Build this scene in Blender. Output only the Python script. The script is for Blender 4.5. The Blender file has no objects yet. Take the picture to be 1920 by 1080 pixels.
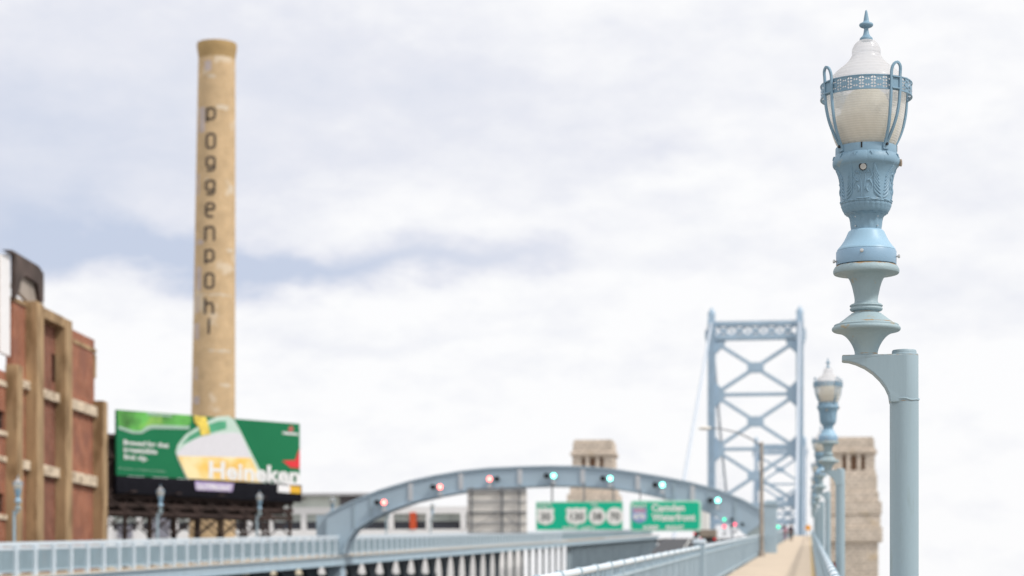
import bpy, bmesh, math, random
from math import sin, cos, pi, radians, sqrt, atan, atan2, tan, exp
from mathutils import Vector, Matrix

SC = bpy.context.scene
COL = SC.collection
random.seed(7)

# ------------------------------------------------------------------ camera
FPX = 3900.0                  # focal length in pixels of the 1920 px photograph
HOR = 1110.0                  # true horizon row (below the frame: the walkway climbs)
YAW = atan(558 / FPX)         # the bridge axis is +Y, the camera looks a little left of it
CS, SN = cos(YAW), sin(YAW)
GR = 0.03173                  # grade of the bridge approach
cam_d = bpy.data.cameras.new('camera')
cam = bpy.data.objects.new('camera', cam_d)
COL.objects.link(cam)
SC.camera = cam
cam.location = (0, 0, 0)
cam.rotation_euler = (radians(90), 0, YAW)
cam_d.sensor_width = 36
cam_d.lens = 36 * FPX / 1920
cam_d.shift_y = (HOR - 540) / 1920
cam_d.clip_start = 0.1
cam_d.clip_end = 20000
cam_d.dof.use_dof = True
cam_d.dof.focus_distance = 11.45
cam_d.dof.aperture_fstop = 2.6

# ------------------------------------------------------------------ sky
SUN_EL, SUN_AZ = radians(48), radians(110)      # azimuth clockwise from +Y
W = bpy.data.worlds.new("World")
SC.world = W
W.use_nodes = True
nt = W.node_tree
for n in list(nt.nodes): nt.nodes.remove(n)
def wn(t, **k):
    n = nt.nodes.new(t)
    for a, b in k.items(): setattr(n, a, b)
    return n
def wl(a, b): nt.links.new(a, b)
def wm(op, a, b=None, c=None):
    n = wn('ShaderNodeMath', operation=op)
    for i, v in enumerate((a, b, c)):
        if v is None: continue
        if isinstance(v, (int, float)): n.inputs[i].default_value = v
        else: wl(v, n.inputs[i])
    return n.outputs[0]
tc = wn('ShaderNodeTexCoord')
sx = wn('ShaderNodeSeparateXYZ'); wl(tc.outputs['Generated'], sx.inputs[0])
az = wm('ARCTAN2', sx.outputs[0], sx.outputs[1])
el = wm('ARCSINE', sx.outputs[2])
# billowing displacement of the cloud outlines
cmb = wn('ShaderNodeCombineXYZ'); wl(az, cmb.inputs[0]); wl(wm('MULTIPLY', el, 2.0), cmb.inputs[1])
def wnoise(scale, detail, rough=0.55, off=0.0):
    m = wn('ShaderNodeVectorMath', operation='ADD'); wl(cmb.outputs[0], m.inputs[0]); m.inputs[1].default_value = (off, off * 0.7, off * 1.3)
    n = wn('ShaderNodeTexNoise'); n.inputs['Scale'].default_value = scale; n.inputs['Detail'].default_value = detail
    n.inputs['Roughness'].default_value = rough; wl(m.outputs[0], n.inputs['Vector'])
    return n
nA = wnoise(13, 7, 0.55, 1.7); nB = wnoise(13, 7, 0.55, 9.3)
azw = wm('ADD', az, wm('MULTIPLY', wm('SUBTRACT', nA.outputs[0], 0.5), 0.13))
elw = wm('ADD', el, wm('MULTIPLY', wm('SUBTRACT', nB.outputs[0], 0.5), 0.065))
def ae(px, py):
    k = (px - 960) / FPX
    return atan(k) - YAW, atan((HOR - py) / FPX * cos(atan(k)))
# soft grey-blue undersides of the overcast, in directions of the sky: (px, py, half widths, strength)
total = None
for px, py, wx, wy, s in [(110, 445, 300, 70, .66), (340, 495, 280, 46, .80), (640, 500, 250, 34, .70), (890, 470, 160, 38, .32), (1120, 300, 260, 60, .12),
                          (60, 190, 340, 100, .40), (330, 310, 380, 80, .22), (560, 140, 460, 100, .26), (880, 210, 300, 80, .22), (200, 20, 500, 60, .16),
                          (40, 350, 200, 90, .30), (620, 330, 300, 60, .16), (1270, 290, 150, 40, .16), (1210, 400, 150, 35, .14), (1060, 480, 150, 28, .18),
                          (1330, 90, 300, 90, .12), (-700, 300, 500, 200, .5), (2900, 200, 600, 240, .4), (250, -250, 700, 200, .35),
                          (850, 640, 300, 22, .06), (1800, 540, 260, 60, .14), (1800, 330, 220, 70, .12), (1500, 180, 260, 60, .10), (1450, 470, 200, 40, .12), (620, 620, 300, 30, .10), (1000, 720, 300, 30, .08)]:
    a0, e0 = ae(px, py)
    da = wm('DIVIDE', wm('SUBTRACT', azw, a0), wx / FPX)
    de = wm('DIVIDE', wm('SUBTRACT', elw, e0), wy / FPX)
    g = wm('MULTIPLY', wm('EXPONENT', wm('MULTIPLY', wm('ADD', wm('MULTIPLY', da, da), wm('MULTIPLY', de, de)), -1.0)), s)
    total = g if total is None else wm('ADD', total, g)
nC = wnoise(24, 9, 0.62, 4.1)
total = wm('ADD', total, wm('MULTIPLY', wm('SUBTRACT', nC.outputs[0], 0.49), 0.55))
clampn = wn('ShaderNodeClamp'); wl(total, clampn.inputs[0])
ramp = wn('ShaderNodeValToRGB')
el_ = ramp.color_ramp.elements
el_[0].position = 0; el_[0].color = (.965, .965, .975, 1)
el_[1].position = 1; el_[1].color = (.56, .625, .77, 1)
e = el_.new(.3); e.color = (.795, .81, .88, 1)
e = el_.new(.62); e.color = (.67, .71, .82, 1)
wl(clampn.outputs[0], ramp.inputs[0])
sky = wn('ShaderNodeTexSky', sky_type='NISHITA')
sky.sun_disc = False; sky.sun_elevation = SUN_EL; sky.sun_rotation = SUN_AZ
sky.air_density = 1.0; sky.dust_density = 2.0
bri = wn('ShaderNodeVectorMath', operation='SCALE'); wl(ramp.outputs[0], bri.inputs[0]); bri.inputs['Scale'].default_value = 10.4
mx = wn('ShaderNodeMixRGB'); mx.inputs[0].default_value = 0.97
wl(sky.outputs[0], mx.inputs[1]); wl(bri.outputs[0], mx.inputs[2])
bg = wn('ShaderNodeBackground'); bg.inputs[1].default_value = 0.1
wl(mx.outputs[0], bg.inputs[0])
wo = wn('ShaderNodeOutputWorld'); wl(bg.outputs[0], wo.inputs[0])

# ------------------------------------------------------------------ sun
sun_d = bpy.data.lights.new('sun', 'SUN'); sun_d.energy = 2.7; sun_d.angle = radians(7); sun_d.color = (1, .955, .89)
sun = bpy.data.objects.new('sun', sun_d); COL.objects.link(sun)
sdir = Vector((sin(SUN_AZ) * cos(SUN_EL), cos(SUN_AZ) * cos(SUN_EL), sin(SUN_EL)))
sun.rotation_euler = sdir.to_track_quat('Z', 'Y').to_euler()
sun.location = (40, -20, 60)

SC.view_settings.view_transform = 'Standard'
SC.view_settings.look = 'None'
SC.view_settings.exposure = 0.0
SC.view_settings.gamma = 1
SC.view_settings.use_curve_mapping = False

# ------------------------------------------------------------------ helpers
def ray(px, py, depth):
    k = (px - 960) / FPX
    r = k * depth
    return Vector((r * CS - depth * SN, r * SN + depth * CS, (HOR - py) / FPX * depth))
def on_y(px, py, Y):
    k = (px - 960) / FPX
    d = Y / (k * SN + CS)
    return ray(px, py, d)
def on_x(px, py, X):
    k = (px - 960) / FPX
    d = X / (k * CS - SN)
    return ray(px, py, d)
def zd(Y):
    """height of the bridge datum line (camera height above the walkway) along the climb"""
    if Y <= 320: return GR * Y
    return GR * 320 + GR * 95 * (1 - exp(-(Y - 320) / 95))

def tag(o, label=None, cat=None, group=None, kind=None):
    if label: o['label'] = label
    if cat: o['category'] = cat
    if group: o['group'] = group
    if kind: o['kind'] = kind
    return o
def empty(name, loc=(0, 0, 0), rz=0.0):
    o = bpy.data.objects.new(name, None); COL.objects.link(o)
    o.location = loc; o.rotation_euler = (0, 0, rz); o.empty_display_size = .2
    return o

MATS = {}
def mat(name, col, rough=.6, metal=0.0, var=.12, scale=3.0, bump=0.0, bscale=40.0, spot=None, stretch=(1, 1, 1), emis=None, spec=.4):
    """plain procedural surface: base colour broken up by two noises, optional spots of dirt, optional fine bump"""
    if name in MATS: return MATS[name]
    m = bpy.data.materials.new(name); m.use_nodes = True
    t = m.node_tree; b = t.nodes['Principled BSDF']
    b.inputs['Roughness'].default_value = rough; b.inputs['Metallic'].default_value = metal
    b.inputs['Specular IOR Level'].default_value = spec
    if emis:
        b.inputs['Emission Color'].default_value = (*emis[:3], 1); b.inputs['Emission Strength'].default_value = emis[3]
    co = t.nodes.new('ShaderNodeTexCoord'); mp = t.nodes.new('ShaderNodeMapping')
    mp.inputs['Scale'].default_value = stretch
    t.links.new(co.outputs['Object'], mp.inputs[0])
    n = t.nodes.new('ShaderNodeTexNoise'); n.inputs['Scale'].default_value = scale; n.inputs['Detail'].default_value = 6
    t.links.new(mp.outputs[0], n.inputs['Vector'])
    r = t.nodes.new('ShaderNodeValToRGB')
    c0 = [max(0, c * (1 - var)) for c in col]; c1 = [min(1, c * (1 + var)) for c in col]
    r.color_ramp.elements[0].position = .3; r.color_ramp.elements[0].color = (*c0, 1)
    r.color_ramp.elements[1].position = .7; r.color_ramp.elements[1].color = (*c1, 1)
    t.links.new(n.outputs[0], r.inputs[0])
    out = r.outputs[0]
    if spot:
        sc_, lo, hi, scol = spot
        n2 = t.nodes.new('ShaderNodeTexNoise'); n2.inputs['Scale'].default_value = sc_; n2.inputs['Detail'].default_value = 4
        t.links.new(mp.outputs[0], n2.inputs['Vector'])
        r2 = t.nodes.new('ShaderNodeMapRange'); r2.inputs[1].default_value = lo; r2.inputs[2].default_value = hi
        t.links.new(n2.outputs[0], r2.inputs[0])
        mxn = t.nodes.new('ShaderNodeMixRGB'); t.links.new(r2.outputs[0], mxn.inputs[0])
        t.links.new(out, mxn.inputs[1]); mxn.inputs[2].default_value = (*scol, 1)
        out = mxn.outputs[0]
    t.links.new(out, b.inputs['Base Color'])
    if bump:
        n3 = t.nodes.new('ShaderNodeTexNoise'); n3.inputs['Scale'].default_value = bscale; n3.inputs['Detail'].default_value = 3
        t.links.new(mp.outputs[0], n3.inputs['Vector'])
        bp = t.nodes.new('ShaderNodeBump'); bp.inputs['Strength'].default_value = bump; bp.inputs['Distance'].default_value = .01
        t.links.new(n3.outputs[0], bp.inputs['Height']); t.links.new(bp.outputs[0], b.inputs['Normal'])
    MATS[name] = m
    return m

def brick_mat(name, c1, c2, mortar, scale, axis='XZ', bw=.5, rh=.25, patch=None, msize=.02, soft=1.0):
    if name in MATS: return MATS[name]
    m = bpy.data.materials.new(name); m.use_nodes = True
    t = m.node_tree; b = t.nodes['Principled BSDF']; b.inputs['Roughness'].default_value = .9
    b.inputs['Specular IOR Level'].default_value = .2
    co = t.nodes.new('ShaderNodeTexCoord'); sp = t.nodes.new('ShaderNodeSeparateXYZ'); cb = t.nodes.new('ShaderNodeCombineXYZ')
    t.links.new(co.outputs['Object'], sp.inputs[0])
    ad = t.nodes.new('ShaderNodeMath'); ad.operation = 'ADD'
    t.links.new(sp.outputs[0], ad.inputs[0]); t.links.new(sp.outputs[1], ad.inputs[1])
    t.links.new(ad.outputs[0], cb.inputs[0]); t.links.new(sp.outputs[2], cb.inputs[1])
    br = t.nodes.new('ShaderNodeTexBrick'); t.links.new(cb.outputs[0], br.inputs['Vector'])
    br.inputs['Color1'].default_value = (*c1, 1); br.inputs['Color2'].default_value = (*c2, 1); br.inputs['Mortar'].default_value = (*mortar, 1)
    br.inputs['Scale'].default_value = scale; br.inputs['Brick Width'].default_value = bw; br.inputs['Row Height'].default_value = rh
    br.inputs['Mortar Size'].default_value = msize
    n = t.nodes.new('ShaderNodeTexNoise'); n.inputs['Scale'].default_value = .9; n.inputs['Detail'].default_value = 7
    t.links.new(co.outputs['Object'], n.inputs['Vector'])
    mr = t.nodes.new('ShaderNodeMapRange'); mr.inputs[1].default_value = .3; mr.inputs[2].default_value = .7; mr.inputs[3].default_value = 1 - .28 * soft; mr.inputs[4].default_value = 1 + .2 * soft
    t.links.new(n.outputs[0], mr.inputs[0])
    mu = t.nodes.new('ShaderNodeVectorMath'); mu.operation = 'SCALE'
    t.links.new(br.outputs[0], mu.inputs[0]); t.links.new(mr.outputs[0], mu.inputs['Scale'])
    out = mu.outputs[0]
    if patch:
        pcol, ps, lo, hi = patch
        n2 = t.nodes.new('ShaderNodeTexNoise'); n2.inputs['Scale'].default_value = ps; n2.inputs['Detail'].default_value = 3
        t.links.new(co.outputs['Object'], n2.inputs['Vector'])
        r2 = t.nodes.new('ShaderNodeMapRange'); r2.inputs[1].default_value = lo; r2.inputs[2].default_value = hi
        t.links.new(n2.outputs[0], r2.inputs[0])
        mxn = t.nodes.new('ShaderNodeMixRGB'); t.links.new(r2.outputs[0], mxn.inputs[0])
        t.links.new(out, mxn.inputs[1]); mxn.inputs[2].default_value = (*pcol, 1); out = mxn.outputs[0]
    t.links.new(out, b.inputs['Base Color'])
    MATS[name] = m
    return m

class MB:
    """collects shapes; build() links them as one mesh object"""
    def __init__(s): s.v = []; s.f = []; s.sm = []
    def add(s, vs, fs, smooth=False):
        o = len(s.v); s.v += [tuple(v) for v in vs]; s.f += [tuple(i + o for i in f) for f in fs]; s.sm += [smooth] * len(fs)
        return s
    def box(s, x0, x1, y0, y1, z0, z1):
        vs = [(x, y, z) for z in (z0, z1) for y in (y0, y1) for x in (x0, x1)]
        return s.add(vs, [(0, 2, 3, 1), (4, 5, 7, 6), (0, 1, 5, 4), (2, 6, 7, 3), (0, 4, 6, 2), (1, 3, 7, 5)])
    def beam(s, p, q, w, h, up=(0, 0, 1)):
        """square bar from p to q, w wide (sideways), h high"""
        p, q = Vector(p), Vector(q); d = (q - p).normalized(); u = Vector(up)
        if abs(d.dot(u)) > .999: u = Vector((0, 1, 0))
        a = d.cross(u).normalized() * (w / 2); b = a.cross(d).normalized() * (h / 2)
        vs = [c + sa * a + sb * b for c in (p, q) for sa, sb in ((-1, -1), (1, -1), (1, 1), (-1, 1))]
        return s.add(vs, [(0, 1, 2, 3), (7, 6, 5, 4), (0, 4, 5, 1), (1, 5, 6, 2), (2, 6, 7, 3), (3, 7, 4, 0)])
    def tube(s, pts, rad, n=8, cap=True):
        pts = [Vector(p) for p in pts]; m = len(pts)
        rs = rad if isinstance(rad, (list, tuple)) else [rad] * m
        vs = []; prev = None
        for i, p in enumerate(pts):
            d = ((pts[min(i + 1, m - 1)] - pts[max(i - 1, 0)])).normalized()
            if prev is None:
                u = Vector((0, 0, 1)) if abs(d.z) < .9 else Vector((1, 0, 0))
                a = d.cross(u).normalized()
            else:
                a = (prev - d * prev.dot(d)).normalized()
            prev = a; b = d.cross(a)
            for k in range(n):
                t = 2 * pi * k / n
                vs.append(p + (a * cos(t) + b * sin(t)) * rs[i])
        fs = [(i * n + k, i * n + (k + 1) % n, (i + 1) * n + (k + 1) % n, (i + 1) * n + k) for i in range(m - 1) for k in range(n)]
        s.add(vs, fs, True)
        if cap:
            o = len(s.v) - len(vs)
            s.f.append(tuple(o + k for k in range(n - 1, -1, -1))); s.sm.append(False)
            s.f.append(tuple(o + (m - 1) * n + k for k in range(n))); s.sm.append(False)
        return s
    def lathe(s, prof, n=64, c=(0, 0), mod=None, smooth=True, cap=True):
        """prof: [(r, z)] bottom to top or the reverse"""
        vs = []
        for i, (r, z) in enumerate(prof):
            for k in range(n):
                t = 2 * pi * k / n
                rr = r if mod is None else mod(r, z, t, i)
                vs.append((c[0] + rr * cos(t), c[1] + rr * sin(t), z))
        m = len(prof)
        fs = [(i * n + k, i * n + (k + 1) % n, (i + 1) * n + (k + 1) % n, (i + 1) * n + k) for i in range(m - 1) for k in range(n)]
        s.add(vs, fs, smooth)
        if cap:
            o = len(s.v) - len(vs)
            s.f.append(tuple(o + k for k in range(n))); s.sm.append(False)
            s.f.append(tuple(o + (m - 1) * n + k for k in range(n))); s.sm.append(False)
        return s
    def prism(s, poly, f, w0, w1):
        """poly [(a, b)] extruded between w0 and w1 through f(a, b, w)"""
        n = len(poly)
        vs = [f(a, b, w0) for a, b in poly] + [f(a, b, w1) for a, b in poly]
        fs = [tuple(range(n)), tuple(range(2 * n - 1, n - 1, -1))] + [(i, (i + 1) % n, n + (i + 1) % n, n + i) for i in range(n)]
        return s.add(vs, fs)
    def ribbon(s, pts, w, f, w0, w1, closed=False):
        """2D stroke of width w through pts, mapped by f(a, b, depth)"""
        P = [Vector((a, b)) for a, b in pts]; n = len(P)
        L, R = [], []
        for i, p in enumerate(P):
            if closed: d = P[(i + 1) % n] - P[i - 1]
            else: d = P[min(i + 1, n - 1)] - P[max(i - 1, 0)]
            d.normalize(); nn = Vector((-d.y, d.x)) * (w / 2)
            L.append(p + nn); R.append(p - nn)
        m = n if closed else n - 1
        for i in range(m):
            j = (i + 1) % n
            s.prism([tuple(L[i]), tuple(L[j]), tuple(R[j]), tuple(R[i])], f, w0, w1)
        return s
    def build(s, name, m, parent=None, bevel=0.0, fix=True):
        me = bpy.data.meshes.new(name)
        me.from_pydata([tuple(v) for v in s.v], [], s.f)
        me.polygons.foreach_set('use_smooth', s.sm)
        if fix:
            bm = bmesh.new(); bm.from_mesh(me); bmesh.ops.recalc_face_normals(bm, faces=bm.faces); bm.to_mesh(me); bm.free()
        me.update()
        if any(s.sm): me.set_sharp_from_angle(angle=radians(38))
        if m is not None: me.materials.append(m)
        o = bpy.data.objects.new(name, me); COL.objects.link(o)
        if bevel:
            md = o.modifiers.new('bevel', 'BEVEL'); md.width = bevel; md.segments = 2; md.limit_method = 'ANGLE'
        if parent: o.parent = parent
        return o

def copy_tree(o, parent=None):
    c = o.copy(); COL.objects.link(c)
    if parent is not None: c.parent = parent
    for ch in list(o.children): copy_tree(ch, c)
    return c

def text_mesh(body, size, f, depth=.02, width=None, bold=0.0, align='LEFT', spacing=1.0):
    """letters as a mesh: f(a, b, w) maps the flat text into place. Returns an MB."""
    cu = bpy.data.curves.new('lettering', 'FONT'); cu.body = body; cu.size = size; cu.extrude = depth / 2
    cu.offset = bold; cu.align_x = align; cu.resolution_u = 3; cu.space_character = spacing
    ob = bpy.data.objects.new('lettering', cu); COL.objects.link(ob)
    bpy.context.view_layer.update()
    me = bpy.data.meshes.new_from_object(ob.evaluated_get(bpy.context.evaluated_depsgraph_get()))
    bpy.data.objects.remove(ob); bpy.data.curves.remove(cu)
    xs = [v.co.x for v in me.vertices]
    k = 1.0
    if width and xs: k = width / (max(xs) - min(xs))
    mb = MB(); x0 = min(xs) if align == 'LEFT' else 0
    mb.add([f((v.co.x - x0) * k, v.co.y, v.co.z) for v in me.vertices], [tuple(p.vertices) for p in me.polygons])
    bpy.data.meshes.remove(me)
    return mb

# ------------------------------------------------------------------ materials
M_blue = mat('lamp_blue_paint', (.20, .325, .43), .5, var=.08, scale=6, bump=.12, bscale=60, spot=(14, .66, .74, (.30, .36, .38)))
M_bell = mat('fresh_blue_paint', (.29, .46, .60), .45, var=.04, scale=5, bump=.05, bscale=50)
M_band = mat('bell_band_paint', (.24, .38, .52), .4, var=.04, scale=5, bump=.05, bscale=50)
M_grey = mat('weathered_green_grey_paint', (.30, .395, .435), .55, var=.07, scale=5, bump=.25, bscale=70, spot=(11, .62, .70, (.38, .30, .18)))
M_post = mat('post_paint', (.30, .395, .45), .5, var=.06, scale=3, bump=.10, bscale=60, spot=(26, .60, .72, (.27, .35, .38)), stretch=(1, 1, .12))
M_steel = mat('bolt_steel', (.6, .6, .6), .3, .9, var=.1)
M_rust = mat('rusty_knob', (.35, .28, .22), .7, .3, var=.3, scale=40)
M_blk = mat('black_rubber', (.012, .012, .014), .6)
M_rail = mat('rail_paint', (.36, .46, .53), .55, var=.07, scale=1.5)
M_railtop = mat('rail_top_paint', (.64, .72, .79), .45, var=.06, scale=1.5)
M_panel = mat('rail_infill_paint', (.27, .36, .415), .6, var=.08, scale=1.2)
M_pale = mat('pale_joint_paint', (.56, .58, .61), .6, var=.06)
M_tower = mat('tower_steel_paint', (.36, .48, .60), .6, var=.08, scale=.3)
M_arch = mat('arch_steel_paint', (.40, .51, .60), .6, var=.05, scale=.4)
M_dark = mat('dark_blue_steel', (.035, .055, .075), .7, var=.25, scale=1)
M_walk = mat('sandy_walkway_concrete', (.56, .46, .355), .9, var=.06, scale=.8, spot=(3, .6, .7, (.48, .40, .31)))
M_yel = mat('yellow_edge_strip', (.55, .40, .18), .8, var=.15)
M_road = mat('road_asphalt', (.07, .072, .08), .9, var=.2, scale=.5)
M_ground = mat('ground_gravel', (.30, .29, .26), .95, var=.2, scale=.05)
M_rusty = mat('dark_brown_steel', (.045, .028, .024), .85, var=.4, scale=.8)
M_apron = mat('billboard_apron_black', (.012, .012, .017), .8, var=.2, spec=.1)
M_stone = brick_mat('granite_blocks', (.73, .635, .545), (.64, .555, .47), (.36, .30, .245), 1.0, bw=1.4, rh=.7, patch=((.62, .48, .31), .25, .62, .74), msize=.07, soft=.6)
M_chim = brick_mat('chimney_brick', (.57, .405, .235), (.53, .37, .21), (.60, .47, .32), 4.0, patch=((.64, .52, .38), .35, .60, .66), soft=.5)
M_chimrim = mat('chimney_rim', (.40, .27, .125), .9, var=.12, scale=1)
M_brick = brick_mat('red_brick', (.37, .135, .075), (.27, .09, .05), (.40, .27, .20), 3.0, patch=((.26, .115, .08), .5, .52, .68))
M_brickd = brick_mat('dark_brick', (.25, .09, .055), (.18, .07, .045), (.30, .2, .16), 3.0)  # darker tone of the red brick, for one bay and the rear walls
M_conc = mat('weathered_concrete', (.40, .27, .15), .95, var=.25, scale=.7, spot=(.9, .48, .62, (.22, .14, .07)), stretch=(1, 1, .35))
M_concl = mat('pale_concrete', (.64, .53, .40), .95, var=.2, scale=1.2, spot=(1.8, .52, .62, (.30, .22, .15)))
M_concd = mat('charred_concrete', (.085, .062, .055), .95, var=.45, scale=.6)
M_white = mat('white_render', (.82, .81, .82), .8, var=.03)
M_glassd = mat('dark_window_glass', (.03, .032, .045), .15, var=.3, scale=.4)
M_glassl = mat('pale_window_glass', (.42, .46, .44), .25, var=.3, scale=.4)
M_beige = mat('beige_sign_back', (.78, .745, .69), .7, var=.05)
M_gantry = mat('gantry_grey', (.20, .21, .225), .6, var=.1)
M_cable = mat('cable_paint', (.5, .56, .64), .6, var=.05)

def glass_mat(name, col, trans, rib_h, rib_v, strength):
    m = bpy.data.materials.new(name); m.use_nodes = True; t = m.node_tree; b = t.nodes['Principled BSDF']
    b.inputs['Base Color'].default_value = (*col, 1); b.inputs['Roughness'].default_value = .22
    b.inputs['Specular IOR Level'].default_value = .6
    co = t.nodes.new('ShaderNodeTexCoord'); sp = t.nodes.new('ShaderNodeSeparateXYZ'); t.links.new(co.outputs['Object'], sp.inputs[0])
    def mth(op, a, b_=None):
        n = t.nodes.new('ShaderNodeMath'); n.operation = op
        for i, v in enumerate((a, b_)):
            if v is None: continue
            if isinstance(v, (int, float)): n.inputs[i].default_value = v
            else: t.links.new(v, n.inputs[i])
        return n.outputs[0]
    ang = mth('ARCTAN2', sp.outputs[0], sp.outputs[1])
    h = mth('SINE', mth('MULTIPLY', sp.outputs[2], rib_h)); v = mth('SINE', mth('MULTIPLY', ang, rib_v))
    hv = mth('ADD', mth('MULTIPLY', h, .75), mth('MULTIPLY', v, .25))
    bp = t.nodes.new('ShaderNodeBump'); bp.inputs['Strength'].default_value = strength; bp.inputs['Distance'].default_value = .002
    t.links.new(hv, bp.inputs['Height']); t.links.new(bp.outputs[0], b.inputs['Normal'])
    tr = t.nodes.new('ShaderNodeBsdfTranslucent'); tr.inputs[0].default_value = (*col, 1)
    ms = t.nodes.new('ShaderNodeMixShader'); ms.inputs[0].default_value = .5
    t.links.new(b.outputs[0], ms.inputs[1]); t.links.new(tr.outputs[0], ms.inputs[2])
    tp = t.nodes.new('ShaderNodeBsdfTransparent')
    ms2 = t.nodes.new('ShaderNodeMixShader')
    lw = t.nodes.new('ShaderNodeLayerWeight'); lw.inputs[0].default_value = .35
    fac = mth('MULTIPLY', mth('SUBTRACT', 1.0, lw.outputs['Facing']), trans)
    fac = mth('ADD', fac, mth('MULTIPLY', hv, .12 * strength))
    t.links.new(fac, ms2.inputs[0]); t.links.new(ms.outputs[0], ms2.inputs[1]); t.links.new(tp.outputs[0], ms2.inputs[2])
    t.links.new(ms2.outputs[0], t.nodes['Material Output'].inputs[0])
    return m
M_globe = glass_mat('ribbed_globe_glass', (.83, .82, .80), .46, 2 * pi / .0125, 60, .4)
M_dome = glass_mat('clear_dome_glass', (.78, .78, .81), .62, 2 * pi / .022, 36, .4)
M_reflector = mat('cream_reflector', (.75, .70, .58), .5, var=.05)

# ------------------------------------------------------------------ street lamp
def rust_joint(m, zs, col=(.33, .21, .10)):
    """broken rust creeping out of the joints at the given heights"""
    t = m.node_tree; b = t.nodes['Principled BSDF']; src = b.inputs['Base Color'].links[0].from_socket
    co = t.nodes.new('ShaderNodeTexCoord'); sp = t.nodes.new('ShaderNodeSeparateXYZ'); t.links.new(co.outputs['Object'], sp.inputs[0])
    n = t.nodes.new('ShaderNodeTexNoise'); n.inputs['Scale'].default_value = 22; n.inputs['Detail'].default_value = 5; t.links.new(co.outputs['Object'], n.inputs['Vector'])
    for z, wd in zs:
        d = t.nodes.new('ShaderNodeMath'); d.operation = 'SUBTRACT'; t.links.new(sp.outputs[2], d.inputs[0]); d.inputs[1].default_value = z
        a = t.nodes.new('ShaderNodeMath'); a.operation = 'ABSOLUTE'; t.links.new(d.outputs[0], a.inputs[0])
        mr = t.nodes.new('ShaderNodeMapRange'); mr.inputs[1].default_value = 0; mr.inputs[2].default_value = wd; mr.inputs[3].default_value = 1.15; mr.inputs[4].default_value = 0
        t.links.new(a.outputs[0], mr.inputs[0])
        mu = t.nodes.new('ShaderNodeMath'); mu.operation = 'MULTIPLY'; t.links.new(mr.outputs[0], mu.inputs[0]); t.links.new(n.outputs[0], mu.inputs[1])
        m2 = t.nodes.new('ShaderNodeMapRange'); m2.inputs[1].default_value = .44; m2.inputs[2].default_value = .62; t.links.new(mu.outputs[0], m2.inputs[0])
        mx_ = t.nodes.new('ShaderNodeMixRGB'); t.links.new(m2.outputs[0], mx_.inputs[0]); t.links.new(src, mx_.inputs[1]); mx_.inputs[2].default_value = (*col, 1)
        src = mx_.outputs[0]
    t.links.new(src, b.inputs['Base Color'])
S = 11.47 / FPX                       # metres per photograph pixel at the near lamp
ARM_Z = 2.931                         # height of the arm above the post foot
LX = -.206                            # lamp axis, beside the post
def pz(y): return ARM_Z + (668 - y) * S
def prof(lst): return [(r * S, pz(y)) for r, y in lst]
def dense(lst, k=4):
    """smooth the measured outline (Catmull-Rom)"""
    out = []
    for i in range(len(lst) - 1):
        p0 = lst[max(i - 1, 0)]; p1 = lst[i]; p2 = lst[i + 1]; p3 = lst[min(i + 2, len(lst) - 1)]
        for j in range(k):
            t = j / k
            out.append(tuple(.5 * (2 * b + (c - a) * t + (2 * a - 5 * b + 4 * c - d) * t * t + (-a + 3 * b - 3 * c + d) * t ** 3) for a, b, c, d in zip(p0, p1, p2, p3)))
    out.append(lst[-1])
    return out

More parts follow.
